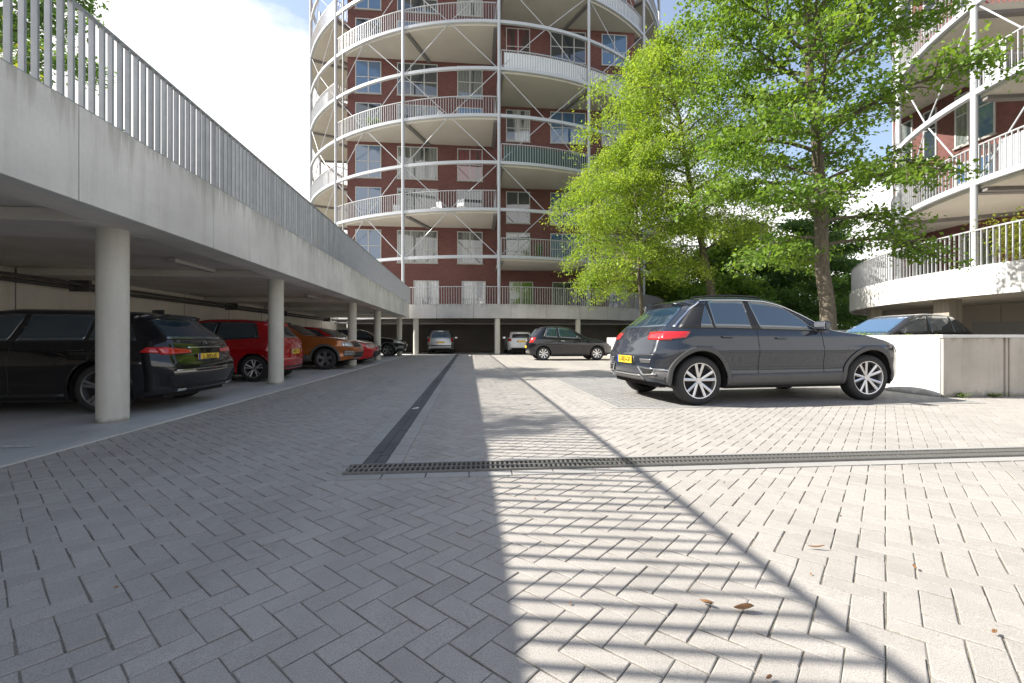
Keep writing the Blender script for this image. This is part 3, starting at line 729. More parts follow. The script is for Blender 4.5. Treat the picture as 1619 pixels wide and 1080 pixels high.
b_ = MB(); b_.box(PX0 - .005, PX0 + .2, PY0 + .01, PY1, PZ - .048, PZ); b_.box(PX0 + .205, PX1, PY0 + .01, PY0 + .2, PZ - .048, PZ); b_.box(PX1 - .2, PX1, PY0 + .205, PY1, PZ - .048, PZ)
pp(b_.build('coping', M['conc_white_lit'], pl, bevel=.005))
pp(MB().box(PX0 + .2, PX1 - .2, PY0 + .2, PY1, .5, .93).build('soil', M['soil'], pl))
#@@CARS_BEGIN
# ------------------------------------------------------------------ cars
def smooth1(pts, win, n=600):
    xs = np.linspace(pts[0][0], pts[-1][0], n); ys = np.interp(xs, [p[0] for p in pts], [p[1] for p in pts])
    k = max(1, int(win / (xs[1] - xs[0])))
    for _ in range(2):
        pad = np.concatenate([2 * ys[0] - ys[1:k + 1][::-1], ys, 2 * ys[-1] - ys[-k - 1:-1][::-1]])
        ker = np.ones(2 * k + 1) / (2 * k + 1); ys = np.convolve(pad, ker, 'valid')
    return lambda x: float(np.interp(x, xs, ys))

def car(name, label, cat, loc, yaw, p, group='parked cars'):
    """loc = world xy of the middle of the rear axle; local +x is the nose"""
    wb, ro, fo, W, wr, ra, sill = (p[k] for k in ('wb', 'ro', 'fo', 'W', 'wr', 'ra', 'sill'))
    T = smooth1(p['T'], p.get('Tw', .05)); XR = smooth1(p['XR'], .02); XF = smooth1(p['XF'], .03)
    Bl = smooth1(p['belt'], .08); tum = p.get('tum', .36); hw = W / 2
    belt0 = p['belt'][0][1]
    root = empty(name, (loc[0], loc[1], 0), yaw, label=label, cat=cat, group=group)
    mid = Vector(((wb + fo - ro) / 2, 0, 0)); rot = Matrix.Rotation(yaw, 4, 'Z')
    root.location = Vector((loc[0], loc[1], 0)) + rot @ mid
    INV = Matrix.Translation(-mid)
    def P(o): o.matrix_parent_inverse = INV; return o
    prof = smooth1(p.get('prof') or [(0, .925), (.12, .965), (.30, .968), (.42, .982), (.60, 1.0), (.68, .998), (.72, .984), (.86, .970), (1.0, .925), (1.3, .91)], .018)
    pr = p.get('round', .17); prl = p.get('roundlen', .42)
    def plan(x):
        d = min((x + ro) / prl, 1.0); e = min((wb + fo - x) / (prl + .15), 1.0)
        return 1 - pr * (1 - d) ** 2.2 - (pr + .06) * (1 - e) ** 2.2
    def zb(x):
        z = sill + .06 * max(0, 1 - (x + ro) / .35) + .05 * max(0, 1 - (wb + fo - x) / .35)
        for ax in (0, wb):
            d = abs(x - ax)
            if d < ra: z = max(z, wr + math.sqrt(ra * ra - d * d))
        return z
    lo, hi = ra * .8 + wr, ra * .8 + wr + .25
    def warp(x, z):
        k = min(1, max(0, (z - lo) / (hi - lo))); k = k * k * (3 - 2 * k)
        xa = (-ra - .02) * (1 - k) + .55 * k
        if x < xa: return xa + (x - xa) * (xa - XR(z)) / (xa + ro)
        xb = wb + ra + .02
        if x > xb: return xb + (x - xb) * (XF(z) - xb) / (wb + fo - xb)
        return x
    def zS(x): return min(Bl(x), T(x) - .035)
    def zR(x):
        h = T(x) - zS(x); return zS(x) + h * (1 - .085 / (h + .085))
    def section(x):
        s0 = zS(x); b = min(zb(x), s0 - .03); pts = []
        pl_ = plan(x) * hw
        for i in range(13):
            z = b + (s0 - b) * i / 12; pts.append((pl_ * prof((z - sill) / (belt0 - sill)), z))
        yS = pts[-1][0]; r = zR(x)
        for i in range(1, 7):
            z = s0 + (r - s0) * i / 6; pts.append((yS - tum * (z - s0) - .10 * (z - s0) ** 2 - .012, z))
        yR = pts[-1][0]; t = T(x); h = t - r
        for fy, fz in ((.965, .35), (.915, .66), (.83, .84), (.65, .94), (.35, .99), (0, 1.0)):
            pts.append((yR * fy, r + h * fz))
        return pts
    xs = set()
    for ax in (0, wb):
        for i in range(33): xs.add(round(ax + ra * math.sin(math.pi * (i / 32 - .5)), 4))
        xs.add(ax - ra - .004); xs.add(ax + ra + .004)
    x = -ro
    while x < wb + fo: xs.add(round(x, 4)); x += .06
    for i in range(10): xs.add(round(-ro + .012 * i * i ** .5, 4)); xs.add(round(wb + fo - .012 * i * i ** .5, 4))
    xs.add(wb + fo); xs = sorted(xs); xs = [a for i, a in enumerate(xs) if i == 0 or a - xs[i - 1] > .0025]
    secs = [section(x) for x in xs]; K = len(secs[0]); N = len(xs)
    V = []; Fc = []
    for sgn in (1, -1):
        for x, sec in zip(xs, secs):
            for (y, z) in sec: V.append((warp(x, z), sgn * y, z))
    idx = lambda s_, i, k: (0 if s_ > 0 else N * K) + i * K + k
    for i in range(N - 1):
        for k in range(K - 1):
            Fc.append((idx(1, i, k), idx(1, i + 1, k), idx(1, i + 1, k + 1), idx(1, i, k + 1)))
            Fc.append((idx(-1, i, k), idx(-1, i, k + 1), idx(-1, i + 1, k + 1), idx(-1, i + 1, k)))
    ncap = 14
    for end, i, sg, bul in (('r', 0, -1, p.get('bulge', .06)), ('f', N - 1, 1, .12)):
        o = len(V)
        for k in range(K):
            y0, z0 = secs[i][k]; x0 = warp(xs[i], z0)
            for m_ in range(ncap + 1):
                t = 1 - 2 * m_ / ncap; V.append((x0 + sg * bul * (1 - abs(t) ** 2.4), y0 * t, z0 + (.0 if k < K - 6 else (secs[i][-1][1] - z0) * (1 - t * t))))
        for k in range(K - 1):
            for m_ in range(ncap):
                a = o + k * (ncap + 1) + m_; Fc.append((a, a + 1, a + ncap + 2, a + ncap + 1))
    me = bpy.data.meshes.new('body'); me.from_pydata(V, [], Fc); me.materials.append(p['paint'])
    bm = bmesh.new(); bm.from_mesh(me); bmesh.ops.remove_doubles(bm, verts=bm.verts, dist=.0015)
    bmesh.ops.dissolve_degenerate(bm, edges=bm.edges, dist=.0005)
    bmesh.ops.recalc_face_normals(bm, faces=bm.faces)
    bvh = BVHTree.FromBMesh(bm); bm.to_mesh(me); bm.free()
    me.polygons.foreach_set('use_smooth', [True] * len(me.polygons)); me.set_sharp_from_angle(angle=R(38))
    body = bpy.data.objects.new('body', me); C.objects.link(body); body.parent = root; P(body)
    xmin = min(v[0] for v in V); xmax = max(v[0] for v in V)

    def cast(a, b, side, off):
        if side in (1, -1): o, d = Vector((a, side * 3, b)), Vector((0, -side, 0))
        elif side == 'r': o, d = Vector((-5, a, b)), Vector((1, 0, 0))
        elif side == 'f': o, d = Vector((9, a, b)), Vector((-1, 0, 0))
        else: o, d = Vector((a, b, 4)), Vector((0, 0, -1))
        h = bvh.ray_cast(o, d)
        if h[0] is None or (side in (1, -1) and h[0].y * side < hw * .35):
            q = Vector((a, side * hw, b)) if side in (1, -1) else Vector((xmin if side == 'r' else xmax, a, b))
            h = bvh.find_nearest(q)
        nrm = h[1]
        if nrm.dot(d) > 0: nrm = -nrm
        return h[0] + nrm * off
    def patch(nm, fn, side, mat, off=.005, nu=10, nv=4, parent=None):
        vs = []; fs = []
        for i in range(nu + 1):
            for j in range(nv + 1):
                a, b = fn(i / nu, j / nv); vs.append(cast(a, b, side, off))
        for i in range(nu):
            for j in range(nv):
                a = i * (nv + 1) + j; fs.append((a, a + 1, a + nv + 2, a + nv + 1))
        # skirt towards the body gives the piece a thickness
        mb = MB(); mb.add(vs, fs)
        o = mb.build(nm, mat, root, smooth=True); P(o)
        sd = o.modifiers.new('thickness', 'SOLIDIFY'); sd.thickness = max(.004, off); sd.offset = 0
        if parent is not None: o.parent = parent; o.matrix_parent_inverse = Matrix.Identity(4) if parent.matrix_parent_inverse == INV else INV
        return o
    def quad(p0, p1, p2, p3):
        def f(u, v):
            return tuple((p0[i] * (1 - u) + p1[i] * u) * (1 - v) + (p3[i] * (1 - u) + p2[i] * u) * v for i in (0, 1))
        return f
    gl = p.get('glass', M['carglass'])
    sides = (1, -1)
    # side glass on a black surround
    d0, d1, s0_, s1_ = p['dlo']
    def win(xs_, xe_, ss, se, g0=.018, g1=.012):
        def f(u, v):
            xb_ = xs_ + (xe_ - xs_) * u; xt = xs_ + ss + (xe_ + se - xs_ - ss) * u
            zb_ = zS(xb_) + g0; zt = max(zR(xt) - g1, zb_ + .002)
            return xb_ + (xt - xb_) * v, zb_ + (zt - zb_) * v
        return f
    for s in sides:
        patch('window_surround', win(d0, d1, s0_, s1_, .004, .0), s, M['black'], .002, 40, 6)
        for (a, b, sa, sb) in p['wins']: patch('side_window', win(a, b, sa, sb), s, gl, .0045, 24, 6)
        if p.get('trim'):
            def f(u, v):
                xt = p['trim'][0] + (p['trim'][1] - p['trim'][0]) * u
                return xt, max(zR(xt) + .004 + .018 * v, zS(xt) + .02 + .018 * v) if xt > p['trim'][2] else 0
            def f2(u, v):
                xt = d0 + s0_ + .05 + (d1 - .03 - d0 - s0_ - .05) * u
                return xt, max(zR(xt) - .004, zS(xt) + .01) + .018 * v
            patch('window_trim', f2, s, M['chrome'], .008, 40, 1)
            xr = d0 + s0_ + .05; q0 = (xr, zR(xr) - .004); q1 = (d0 - .03, zS(d0) + .02)
            patch('window_trim', quad(q0, (q0[0], q0[1] + .022), (q1[0] - .03, q1[1]), q1), s, M['chrome'], .008, 2, 12)
        # doors: seams and handles
        for (x0, x1) in p['seams']:
            zt = zS((x0 + x1) / 2); patch('door_seam', quad((x0 - .004, sill + .1), (x0 + .004, sill + .1), (x1 + .004, zt), (x1 - .004, zt)), s, M['black'], .0015, 1, 14)
        for hx in p['handles']:
            zz = Bl(hx) - .115; q = cast(hx, zz, s, .022)
            P(MB().obox(q, (1, 0, -.03), (0, 1, 0), (.03, 0, 1), .085, .013, .013).build('door_handle', p.get('handle', p['paint']), root, bevel=.006))
        mx_ = p['mirror']; zz = Bl(mx_) + .085; yy = cast(mx_, Bl(mx_) - .02, s, 0).y
        mo = MB(); mo.obox((mx_, yy + s * .10, zz), (1, s * -.12, 0), (s * .12, 1, 0), (0, 0, 1), .055, .10, .068)
        mr = P(mo.build('wing_mirror', p['paint'], root, bevel=.035)); mr.modifiers['bevel'].segments = 4
        st = MB().obox((mx_ + .01, yy + s * .01, zz - .06), (1, 0, 0), (0, 1, .3), (0, -.3, 1), .035, .06, .02).build('mirror_arm', M['black'], mr)
        mg = MB().obox((mx_ - .058, yy + s * .105, zz), (1, s * -.12, 0), (s * .12, 1, 0), (0, 0, 1), .003, .08, .05).build('mirror_glass', M['chrome'], mr)
        # cladding and arch lips
        if p.get('clad'):
            cm = p['clad']; wd = p.get('clad_w', .065)
            for ax in (0, wb):
                a0, a1 = (-.28, 1.12) if ax == 0 else (-.12, 1.28)
                patch('arch_trim', lambda u, v, ax=ax, a0=a0, a1=a1: (ax + (ra + .002 + wd * v) * math.cos(math.pi * (a0 + (a1 - a0) * u)), max(wr + (ra + .002 + wd * v) * math.sin(math.pi * (a0 + (a1 - a0) * u)), sill + .02)), s, cm, .009, 40, 3)
            patch('sill_trim', quad((ra + .03, sill + .01), (wb - ra - .03, sill + .01), (wb - ra - .07, sill + .20), (ra + .07, sill + .17)), s, cm, .009, 20, 3)
        else:
            for ax in (0, wb):
                patch('arch_lip', lambda u, v, ax=ax: (ax + (ra + .001 + .016 * v) * math.cos(math.pi * (.04 + .92 * u)), wr + (ra + .001 + .016 * v) * math.sin(math.pi * (.04 + .92 * u))), s, p['paint'], .004, 36, 1)
            patch('sill_trim', quad((ra + .05, sill + .005), (wb - ra - .05, sill + .005), (wb - ra - .05, sill + .075), (ra + .05, sill + .075)), s, M['black'], .004, 16, 1)
        for (pts, mm_) in p.get('side_lamps', ()):
            patch('tail_lamp' if mm_ is M['red_lamp'] else 'headlight', quad(*pts), s, mm_, .006, 8, 5)
        for (nm, pts, mm_) in p.get('side_bits', ()): patch(nm, quad(*pts), s, mm_, .006, 10, 2)
    # screens
    def screen(z0, z1, y0, y1, side):
        return lambda u, v: ((y0 + (y1 - y0) * v) * (2 * u - 1), z0 + (z1 - z0) * v)
    patch('rear_window', screen(*p['rear_glass'], 'r'), 'r', gl, .004, 20, 8)
    patch('windscreen', screen(*p['screen'], 'f'), 'f', p.get('screen_glass', gl), .004, 20, 10)
    for (nm, pts, mm_, off) in p.get('rear', ()):
        for s in sides: patch(nm, quad(*[(s * a, b) for a, b in pts]), 'r', mm_, off, 10, 4)
    for (nm, pts, mm_, off) in p.get('rear1', ()): patch(nm, quad(*pts), 'r', mm_, off, 16, 3)
    for (nm, pts, mm_, off) in p.get('front', ()):
        for s in sides: patch(nm, quad(*[(s * a, b) for a, b in pts]), 'f', mm_, off, 10, 4)
    for (nm, pts, mm_, off) in p.get('front1', ()): patch(nm, quad(*pts), 'f', mm_, off, 16, 3)
    # underbody and wheel wells
    b_ = MB(); yw = hw * .90
    b_.box(-ro + .16, -ra - .01, -yw * .86, yw * .86, sill - .02, sill + .16); b_.box(ra + .01, wb - ra - .01, -yw * .98, yw * .98, sill - .04, sill + .08)
    b_.box(wb + ra + .01, wb + fo - .2, -yw * .8, yw * .8, sill - .02, sill + .14); b_.box(-ra, wb + ra, -hw * .55, hw * .55, sill, sill + .12)
    for ax in (0, wb):
        for s in sides:
            vs = []; n = 20
            for i in range(n + 1):
                a = math.pi * (-.12 + 1.24 * i / n)
                for yy in (s * hw * .93, s * hw * .52): vs.append((ax + (ra + .006) * math.cos(a), yy, max(sill - .02, wr + (ra + .006) * math.sin(a))))
            vs.append((ax, s * hw * .52, wr)); fs = [(2 * i, 2 * i + 1, 2 * i + 3, 2 * i + 2) for i in range(n)] + [(2 * i + 1, 2 * i + 3, 2 * n + 2) for i in range(n)]
            b_.add(vs, fs)
    P(b_.build('underbody', M['under'], root))
    # wheels
    tw = .105; yo = hw * .985 - .035
    rr_ = wr * p.get('rimf', .68)
    for ax in (0, wb):
        for s in sides:
            steer = p.get('steer', 0) if ax else 0
            wl = MB().tube([(0, -s * .03, 0), (0, -s * .08, 0)], rr_ * .55, 20)
            wo = P(wl.build('wheel', M['rim_dark'], root, smooth=40)); wo.location = (ax, s * (yo - tw), wr); wo.rotation_euler = (R(0), 0, R(steer))
            ty = MB().lathe([(rr_, -tw), (rr_ + .03, -tw - .006), (wr - .035, -tw + .0), (wr - .008, -tw + .022), (wr, -tw + .05), (wr, tw - .05), (wr - .008, tw - .022), (wr - .035, tw), (rr_ + .03, tw + .006), (rr_, tw), (rr_ - .01, tw - .02), (rr_ - .01, -tw + .02)], 'y', 48, closed=True)
            ty.build('tyre', M['tyre'], wo, smooth=35)
            rm = MB().lathe([(rr_ + .004, s * (tw - .0)), (rr_ - .012, s * (tw - .004)), (rr_ - .022, s * (tw - .03)), (rr_ - .03, s * -.06)], 'y', 48)
            rm.cur = 1; rm.tube([(0, s * (tw - .075), 0), (0, s * (tw - .07), 0)], rr_ - .02, 40)
            rm.cur = 0; rm.tube([(0, s * (tw - .07), 0), (0, s * (tw - .028), 0)], [rr_ * .24, rr_ * .17], 20)
            ns = p.get('spokes', 5); ph = .3 + ax
            for k in range(ns):
                a = ph + 2 * math.pi * k / ns
                for da in (p.get('spl', (0,))):
                    ca, sa = math.cos(a + da * .5), math.sin(a + da * .5); cb, sb = math.cos(a + da), math.sin(a + da)
                    w0, w1 = p.get('spw', (.028, .034))
                    i0 = Vector((ca * rr_ * .18, s * (tw - .034), sa * rr_ * .18)); i1 = Vector((cb * (rr_ - .012), s * (tw - .012), sb * (rr_ - .012)))
                    d = (i1 - i0).normalized(); t_ = Vector((-sb, 0, cb)); up = Vector((0, s, 0))
                    vs = [i0 - t_ * w0, i0 + t_ * w0, i1 + t_ * w1, i1 - t_ * w1]; vs2 = [v - up * .03 for v in vs]
                    m0 = (vs[0] + vs[1]) / 2 + up * .006; m1 = (vs[2] + vs[3]) / 2 + up * .006
                    rm.add(vs + vs2 + [m0, m1], [(0, 8, 9, 3), (8, 1, 2, 9), (0, 3, 7, 4), (1, 5, 6, 2), (4, 7, 6, 5)])
            rm.build('rim', [p.get('rim', M['rim']), M['under']], wo, smooth=30)
    # number plate
    pz, ptxt = p['plate']
    q = cast(0, pz, 'r', .012); pw, ph_ = .26, .056
    pb = MB().box(q.x - .006, q.x + .004, -pw, pw, pz - ph_, pz + ph_)
    plt_ = P(pb.build('number_plate', M['plate'], root, bevel=.003))
    MB().box(q.x - .0075, q.x - .0062, pw - .045, pw, pz - ph_, pz + ph_).build('plate_band', M['plate_blue'], plt_)
    if ptxt:
        cu = bpy.data.curves.new('txt', 'FONT'); cu.body = ptxt; cu.size = .105; cu.align_x = 'CENTER'; cu.align_y = 'CENTER'; cu.offset = .0012
        to = bpy.data.objects.new('txt', cu); C.objects.link(to); bpy.context.view_layer.update()
        tm = bpy.data.meshes.new_from_object(to.evaluated_get(bpy.context.evaluated_depsgraph_get())); bpy.data.objects.remove(to)
        tm.transform(Matrix.Translation((q.x - .009, -.02, pz)) @ Matrix(((0, 0, -1, 0), (-1, 0, 0, 0), (0, 1, 0, 0), (0, 0, 0, 1))))
        tm.materials.clear(); tm.materials.append(M['ink'])
        to = bpy.data.objects.new('plate_text', tm); C.objects.link(to); to.parent = plt_
    if p.get('rails'):
        for s in sides:
            pts = []
            for i in range(15):
                x = p['rails'][0] + (p['rails'][1] - p['rails'][0]) * i / 14; q = cast(x, s * (hw * .66), 't', 0)
                pts.append((x, s * hw * .66, q.z + (.026 if 0 < i < 14 else -.005)))
            P(MB().tube(pts, .013, 8).build('roof_rail', M['black'], root, smooth=50))
    if p.get('fin'):
        x = p['fin']; q = cast(x, 0, 't', 0)
        P(MB().prism([(0, -.018), (.16, -.004), (.16, .004), (0, .018)], 0, .06).build('roof_antenna', p['paint'], root)).location = (x, 0, q.z - .006)
    if p.get('badge'):
        q = cast(0, p['badge'], 'r', .004)
        P(MB().lathe([(.030, -.004), (.042, -.006), (.045, 0)], 'y', 24).build('emblem', M['chrome'], root)).matrix_parent_inverse = INV @ Matrix.Translation(q) @ Matrix.Rotation(R(90), 4, 'Z')
    if p.get('fascia_lip'):
        pass
    return root

paints = dict(grey=paint('dark_grey_blue_paint', (.020, .026, .037), .05, .25), black=paint('black_paint', (.006, .006, .008), .0, .2),
              red=paint('red_paint', (.36, .006, .010), .1, .25), orange=paint('orange_brown_paint', (.36, .105, .022), .35, .3),
              silver=paint('silver_paint', (.42, .43, .44), .6, .32), white=paint('white_car_paint', (.74, .74, .74), .0, .3),
              navy=paint('dark_blue_paint', (.012, .016, .026), .3, .2), anth=paint('anthracite_paint', (.013, .013, .017), .2, .22),
              greyroof=paint('dark_grey_paint', (.024, .024, .028), .1, .25), red2=paint('bright_red_paint', (.45, .012, .014), .1, .25))
gb = M['carglass_sky']; red, blk, chm, cld = M['red_lamp'], M['black'], M['chrome'], M['clad']

suv = dict(prof=[(0, .93), (.12, .965), (.2, .965), (.28, .952), (.36, .955), (.60, 1.0), (.66, 1.0), (.70, .984), (.86, .967), (1.0, .925), (1.3, .91)], wb=2.86, ro=.70, fo=.82, W=1.93, wr=.355, ra=.425, sill=.27, paint=paints['grey'], glass=M['carglass_suv'], Tw=.05,
    T=[(-.70, 1.50), (-.35, 1.55), (.2, 1.59), (.75, 1.60), (1.18, 1.585), (1.45, 1.52), (1.75, 1.38), (2.15, 1.145), (2.3, 1.10), (2.8, 1.03), (3.15, .95), (3.4, .86), (3.58, .76), (3.70, .65)],
    XR=[(.25, -.54), (.34, -.62), (.52, -.66), (.70, -.66), (.78, -.61), (.95, -.55), (1.08, -.47), (1.14, -.40), (1.42, -.06), (1.45, -.10), (1.50, -.19), (1.62, -.18)],
    XF=[(.2, 3.52), (.4, 3.66), (.62, 3.68), (.72, 3.62), (.9, 3.45), (1.1, 3.4)],
    belt=[(-.7, 1.10), (.4, 1.095), (2.1, 1.06), (2.9, .985), (3.7, .78)], tum=.34, round=.20, roundlen=.5,
    dlo=(-.29, 2.03, .36, -.55), wins=[(.03, .235, .17, -.06), (.27, .86, -.03, -.045), (1.0, 1.96, -.10, -.50)], trim=(0, 1, 0),
    seams=[(.93, .92), (2.05, 2.0)], handles=[.42, 1.30], mirror=1.93,
    rear_glass=(1.13, 1.44, .70, .57), screen=(1.15, 1.52, .74, .60), clad=cld, spokes=5, spl=(-.24, .24), spw=(.017, .021), rimf=.72, steer=-3,
    side_lamps=[([(-.54, .93), (-.22, .97), (-.14, 1.055), (-.50, 1.055)], red), ([(3.34, .80), (3.58, .74), (3.56, .82), (3.30, .87)], M['clear_lamp'])],
    side_bits=[('bumper_trim', [(-.66, .50), (-.41, .50), (-.41, .515), (-.66, .515)], chm), ('bumper_side', [(-.64, .30), (-.42, .30), (-.43, .49), (-.67, .49)], cld)],
    rear=[('tail_lamp', [(.50, .94), (.86, .93), (.86, 1.055), (.46, 1.05)], red, .006), ('tailgate_trim', [(.30, .68), (.80, .72), (.80, .735), (.30, .695)], blk, .003),
          ('exhaust_trim', [(.50, .44), (.76, .46), (.80, .53), (.42, .535)], blk, .006), ('chrome_trim', [(.42, .53), (.85, .51), (.85, .525), (.40, .55)], chm, .012),
          ('chrome_trim', [(.42, .535), (.52, .425), (.56, .425), (.46, .535)], chm, .014), ('chrome_trim', [(.52, .42), (.78, .44), (.78, .458), (.52, .438)], chm, .014),
          ('reflector', [(.50, .60), (.72, .60), (.74, .66), (.46, .66)], M['rim_dark'], .006)],
    rear1=[('bumper_trim', [(-.55, .335), (.55, .335), (.45, .42), (-.45, .42)], cld, .006), ('bumper_chrome', [(-.45, .40), (.45, .40), (.45, .425), (-.45, .425)], chm, .013),
           ('plate_recess', [(-.34, .57), (.34, .57), (.30, .70), (-.30, .70)], blk, .003)],
    front=[('headlight', [(.48, .76), (.82, .80), (.82, .9), (.46, .84)], M['clear_lamp'], .006)],
    front1=[('grille', [(-.5, .40), (.5, .40), (.5, .74), (-.5, .74)], blk, .005), ('front_bumper_trim', [(-.7, .28), (.7, .28), (.7, .37), (-.7, .37)], cld, .006)],
    plate=(.635, 'L-003-GF'), rails=(.0, 1.2), badge=.93)
yw = R(5.0)
ax = Vector((3.27, 6.13)) + Vector((-math.sin(yw), math.cos(yw))) * .93
car('crossover_car', 'large dark grey crossover with chrome window trim parked in the sun beside the planter', 'car', ax, yw, suv)

wagon = dict(suv); wagon.update(prof=None, wb=2.84, ro=.80, fo=.86, W=1.83, wr=.335, ra=.375, sill=.20, paint=paints['black'],
    T=[(-.80, 1.34), (-.5, 1.375), (.2, 1.40), (1.2, 1.41), (1.6, 1.36), (2.3, 1.02), (2.45, .985), (3.0, .93), (3.45, .84), (3.7, .70)],
    XR=[(.15, -.68), (.3, -.77), (.5, -.80), (.68, -.78), (.72, -.74), (.90, -.71), (.97, -.68), (1.28, -.32), (1.31, -.42), (1.4, -.44)],
    XF=[(.15, 3.5), (.35, 3.66), (.6, 3.7), (.75, 3.66), (1.0, 3.6)], belt=[(-.80, .965), (.4, .95), (2.4, .93), (3.7, .8)], tum=.38, round=.17, roundlen=.4,
    dlo=(-.40, 2.2, .22, -.55), wins=[(-.32, .16, .16, -.02), (.22, 1.0, -.03, -.06), (1.1, 2.1, -.10, -.5)], seams=[(1.05, 1.03), (2.2, 2.15), (.28, .05)], handles=[.25, 1.3], mirror=2.0,
    rear_glass=(.99, 1.28, .66, .52), screen=(1.03, 1.34, .70, .56), clad=None, trim=None, spokes=5, spl=(-.14, .14), spw=(.016, .02), rimf=.72, rim=M['rim_dark'], steer=0,
    side_lamps=[([(-.70, .79), (-.46, .81), (-.52, .875), (-.70, .88)], red)], side_bits=[],
    rear=[('tail_lamp', [(.36, .79), (.80, .775), (.82, .88), (.36, .835)], red, .008), ('bumper_vent', [(.50, .30), (.74, .32), (.78, .50), (.70, .50)], M['under'], .004), ('exhaust_pipe', [(.50, .24), (.64, .24), (.64, .30), (.50, .30)], chm, .006)],
    rear1=[('bumper_trim', [(-.55, .22), (.55, .22), (.5, .33), (-.5, .33)], M['under'], .006), ('tailgate_trim', [(-.4, .86), (.4, .86), (.4, .875), (-.4, .875)], chm, .006), ('bumper_line', [(-.7, .555), (.7, .555), (.7, .565), (-.7, .565)], chm, .004)],
    front=[('headlight', [(.48, .62), (.76, .64), (.76, .72), (.46, .7)], M['clear_lamp'], .006)], front1=[('grille', [(-.45, .3), (.45, .3), (.4, .65), (-.4, .65)], blk, .005)],
    plate=(.72, 'L-903-JS'), rails=None, fin=-.2, badge=.92)
car('station_wagon', 'black station wagon half hidden by the nearest round concrete column', 'car', (-4.63, 7.03), R(180), wagon).scale = (1, 1, .96)

hatch = dict(wagon); hatch.update(wb=2.48, ro=.54, fo=.76, W=1.70, wr=.30, ra=.335, sill=.20, paint=paints['red'],
    T=[(-.54, 1.33), (-.25, 1.37), (.3, 1.40), (1.0, 1.40), (1.3, 1.36), (1.95, 1.02), (2.1, .98), (2.6, .90), (3.0, .80), (3.24, .66)],
    XR=[(.15, -.46), (.3, -.52), (.5, -.54), (.7, -.52), (.85, -.48), (.93, -.45), (1.26, -.20), (1.30, -.25), (1.4, -.25)],
    XF=[(.15, 3.08), (.35, 3.2), (.6, 3.24), (.75, 3.2), (1.0, 3.1)], belt=[(-.54, 1.0), (.4, .93), (2.1, .90), (3.3, .75)], tum=.33, round=.18, roundlen=.4,
    dlo=(-.12, 1.85, .12, -.5), wins=[(-.06, .78, .10, -.03), (.86, 1.78, -.06, -.47)], seams=[(.83, .82), (1.85, 1.8)], handles=[.22, 1.05], mirror=1.66,
    rear_glass=(.98, 1.25, .60, .50), screen=(1.02, 1.34, .64, .52), spokes=5, spl=(-.2, .2), spw=(.014, .018), rimf=.66, rim=M['rim'],
    side_lamps=[([(-.48, .80), (-.36, .84), (-.38, .96), (-.46, .96)], red)],
    rear=[('tail_lamp', [(.48, .80), (.76, .80), (.74, .96), (.56, .93)], red, .007)], rear1=[('bumper_trim', [(-.55, .22), (.55, .22), (.5, .33), (-.5, .33)], blk, .006)],
    front=[('headlight', [(.40, .60), (.74, .66), (.70, .76), (.40, .68)], M['clear_lamp'], .006)], front1=[('grille', [(-.4, .26), (.4, .26), (.4, .50), (-.4, .50)], blk, .005)],
    plate=(.66, 'J-482-TX'), rails=None, fin=-.1, badge=.86)
car('hatchback', 'red hatchback backed towards the courtyard behind the second concrete column', 'car', (-4.72, 11.2), R(180), hatch)

orange = dict(suv); orange.update(wb=2.5, ro=.70, fo=.82, W=1.78, wr=.335, ra=.395, sill=.27, paint=paints['orange'],
    T=[(-.70, 1.43), (-.3, 1.465), (.4, 1.48), (1.0, 1.46), (1.25, 1.41), (1.80, 1.09), (1.95, 1.06), (2.6, 1.0), (3.05, .92), (3.25, .80), (3.32, .68)],
    XR=[(.25, -.6), (.35, -.68), (.6, -.70), (.8, -.68), (1.0, -.62), (1.36, -.42), (1.42, -.46), (1.6, -.46)],
    XF=[(.2, 3.1), (.4, 3.28), (.7, 3.32), (.9, 3.28), (1.1, 3.2)], belt=[(-.7, 1.02), (.4, .99), (2.0, .97), (3.3, .86)], tum=.30,
    dlo=(-.35, 1.7, .14, -.42), wins=[(-.28, .1, .12, -.02), (.14, .74, -.02, -.03), (.82, 1.64, -.06, -.38)], seams=[(.78, .78), (1.72, 1.68)], handles=[.3, 1.0], mirror=1.56,
    rear_glass=(1.04, 1.34, .66, .56), screen=(1.09, 1.40, .68, .58), spokes=5, spl=(0,), spw=(.04, .055), rimf=.68, rim=M['rim_dark'], steer=0, trim=None,
    side_lamps=[([(3.02, .72), (3.28, .70), (3.26, .80), (3.0, .86)], M['clear_lamp'])], side_bits=[],
    rear=[('tail_lamp', [(.6, .8), (.84, .8), (.84, .98), (.62, .98)], red, .006)], rear1=[('bumper_trim', [(-.6, .3), (.6, .3), (.5, .42), (-.5, .42)], cld, .006)],
    front=[('headlight', [(.46, .74), (.80, .72), (.80, .83), (.44, .83)], M['clear_lamp'], .008), ('fog_lamp', [(.52, .42), (.78, .42), (.78, .58), (.56, .58)], M['rim_dark'], .006)],
    front1=[('grille', [(-.44, .70), (.44, .70), (.44, .82), (-.44, .82)], blk, .006), ('front_bumper_trim', [(-.6, .30), (.6, .30), (.5, .54), (-.5, .54)], blk, .006)],
    plate=(.62, 'K-761-BN'), rails=(-.3, 1.0), badge=.9)
car('compact_crossover', 'copper orange compact crossover with its nose to the courtyard beside the red hatchback', 'car', (-6.93, 15.2), 0, orange)

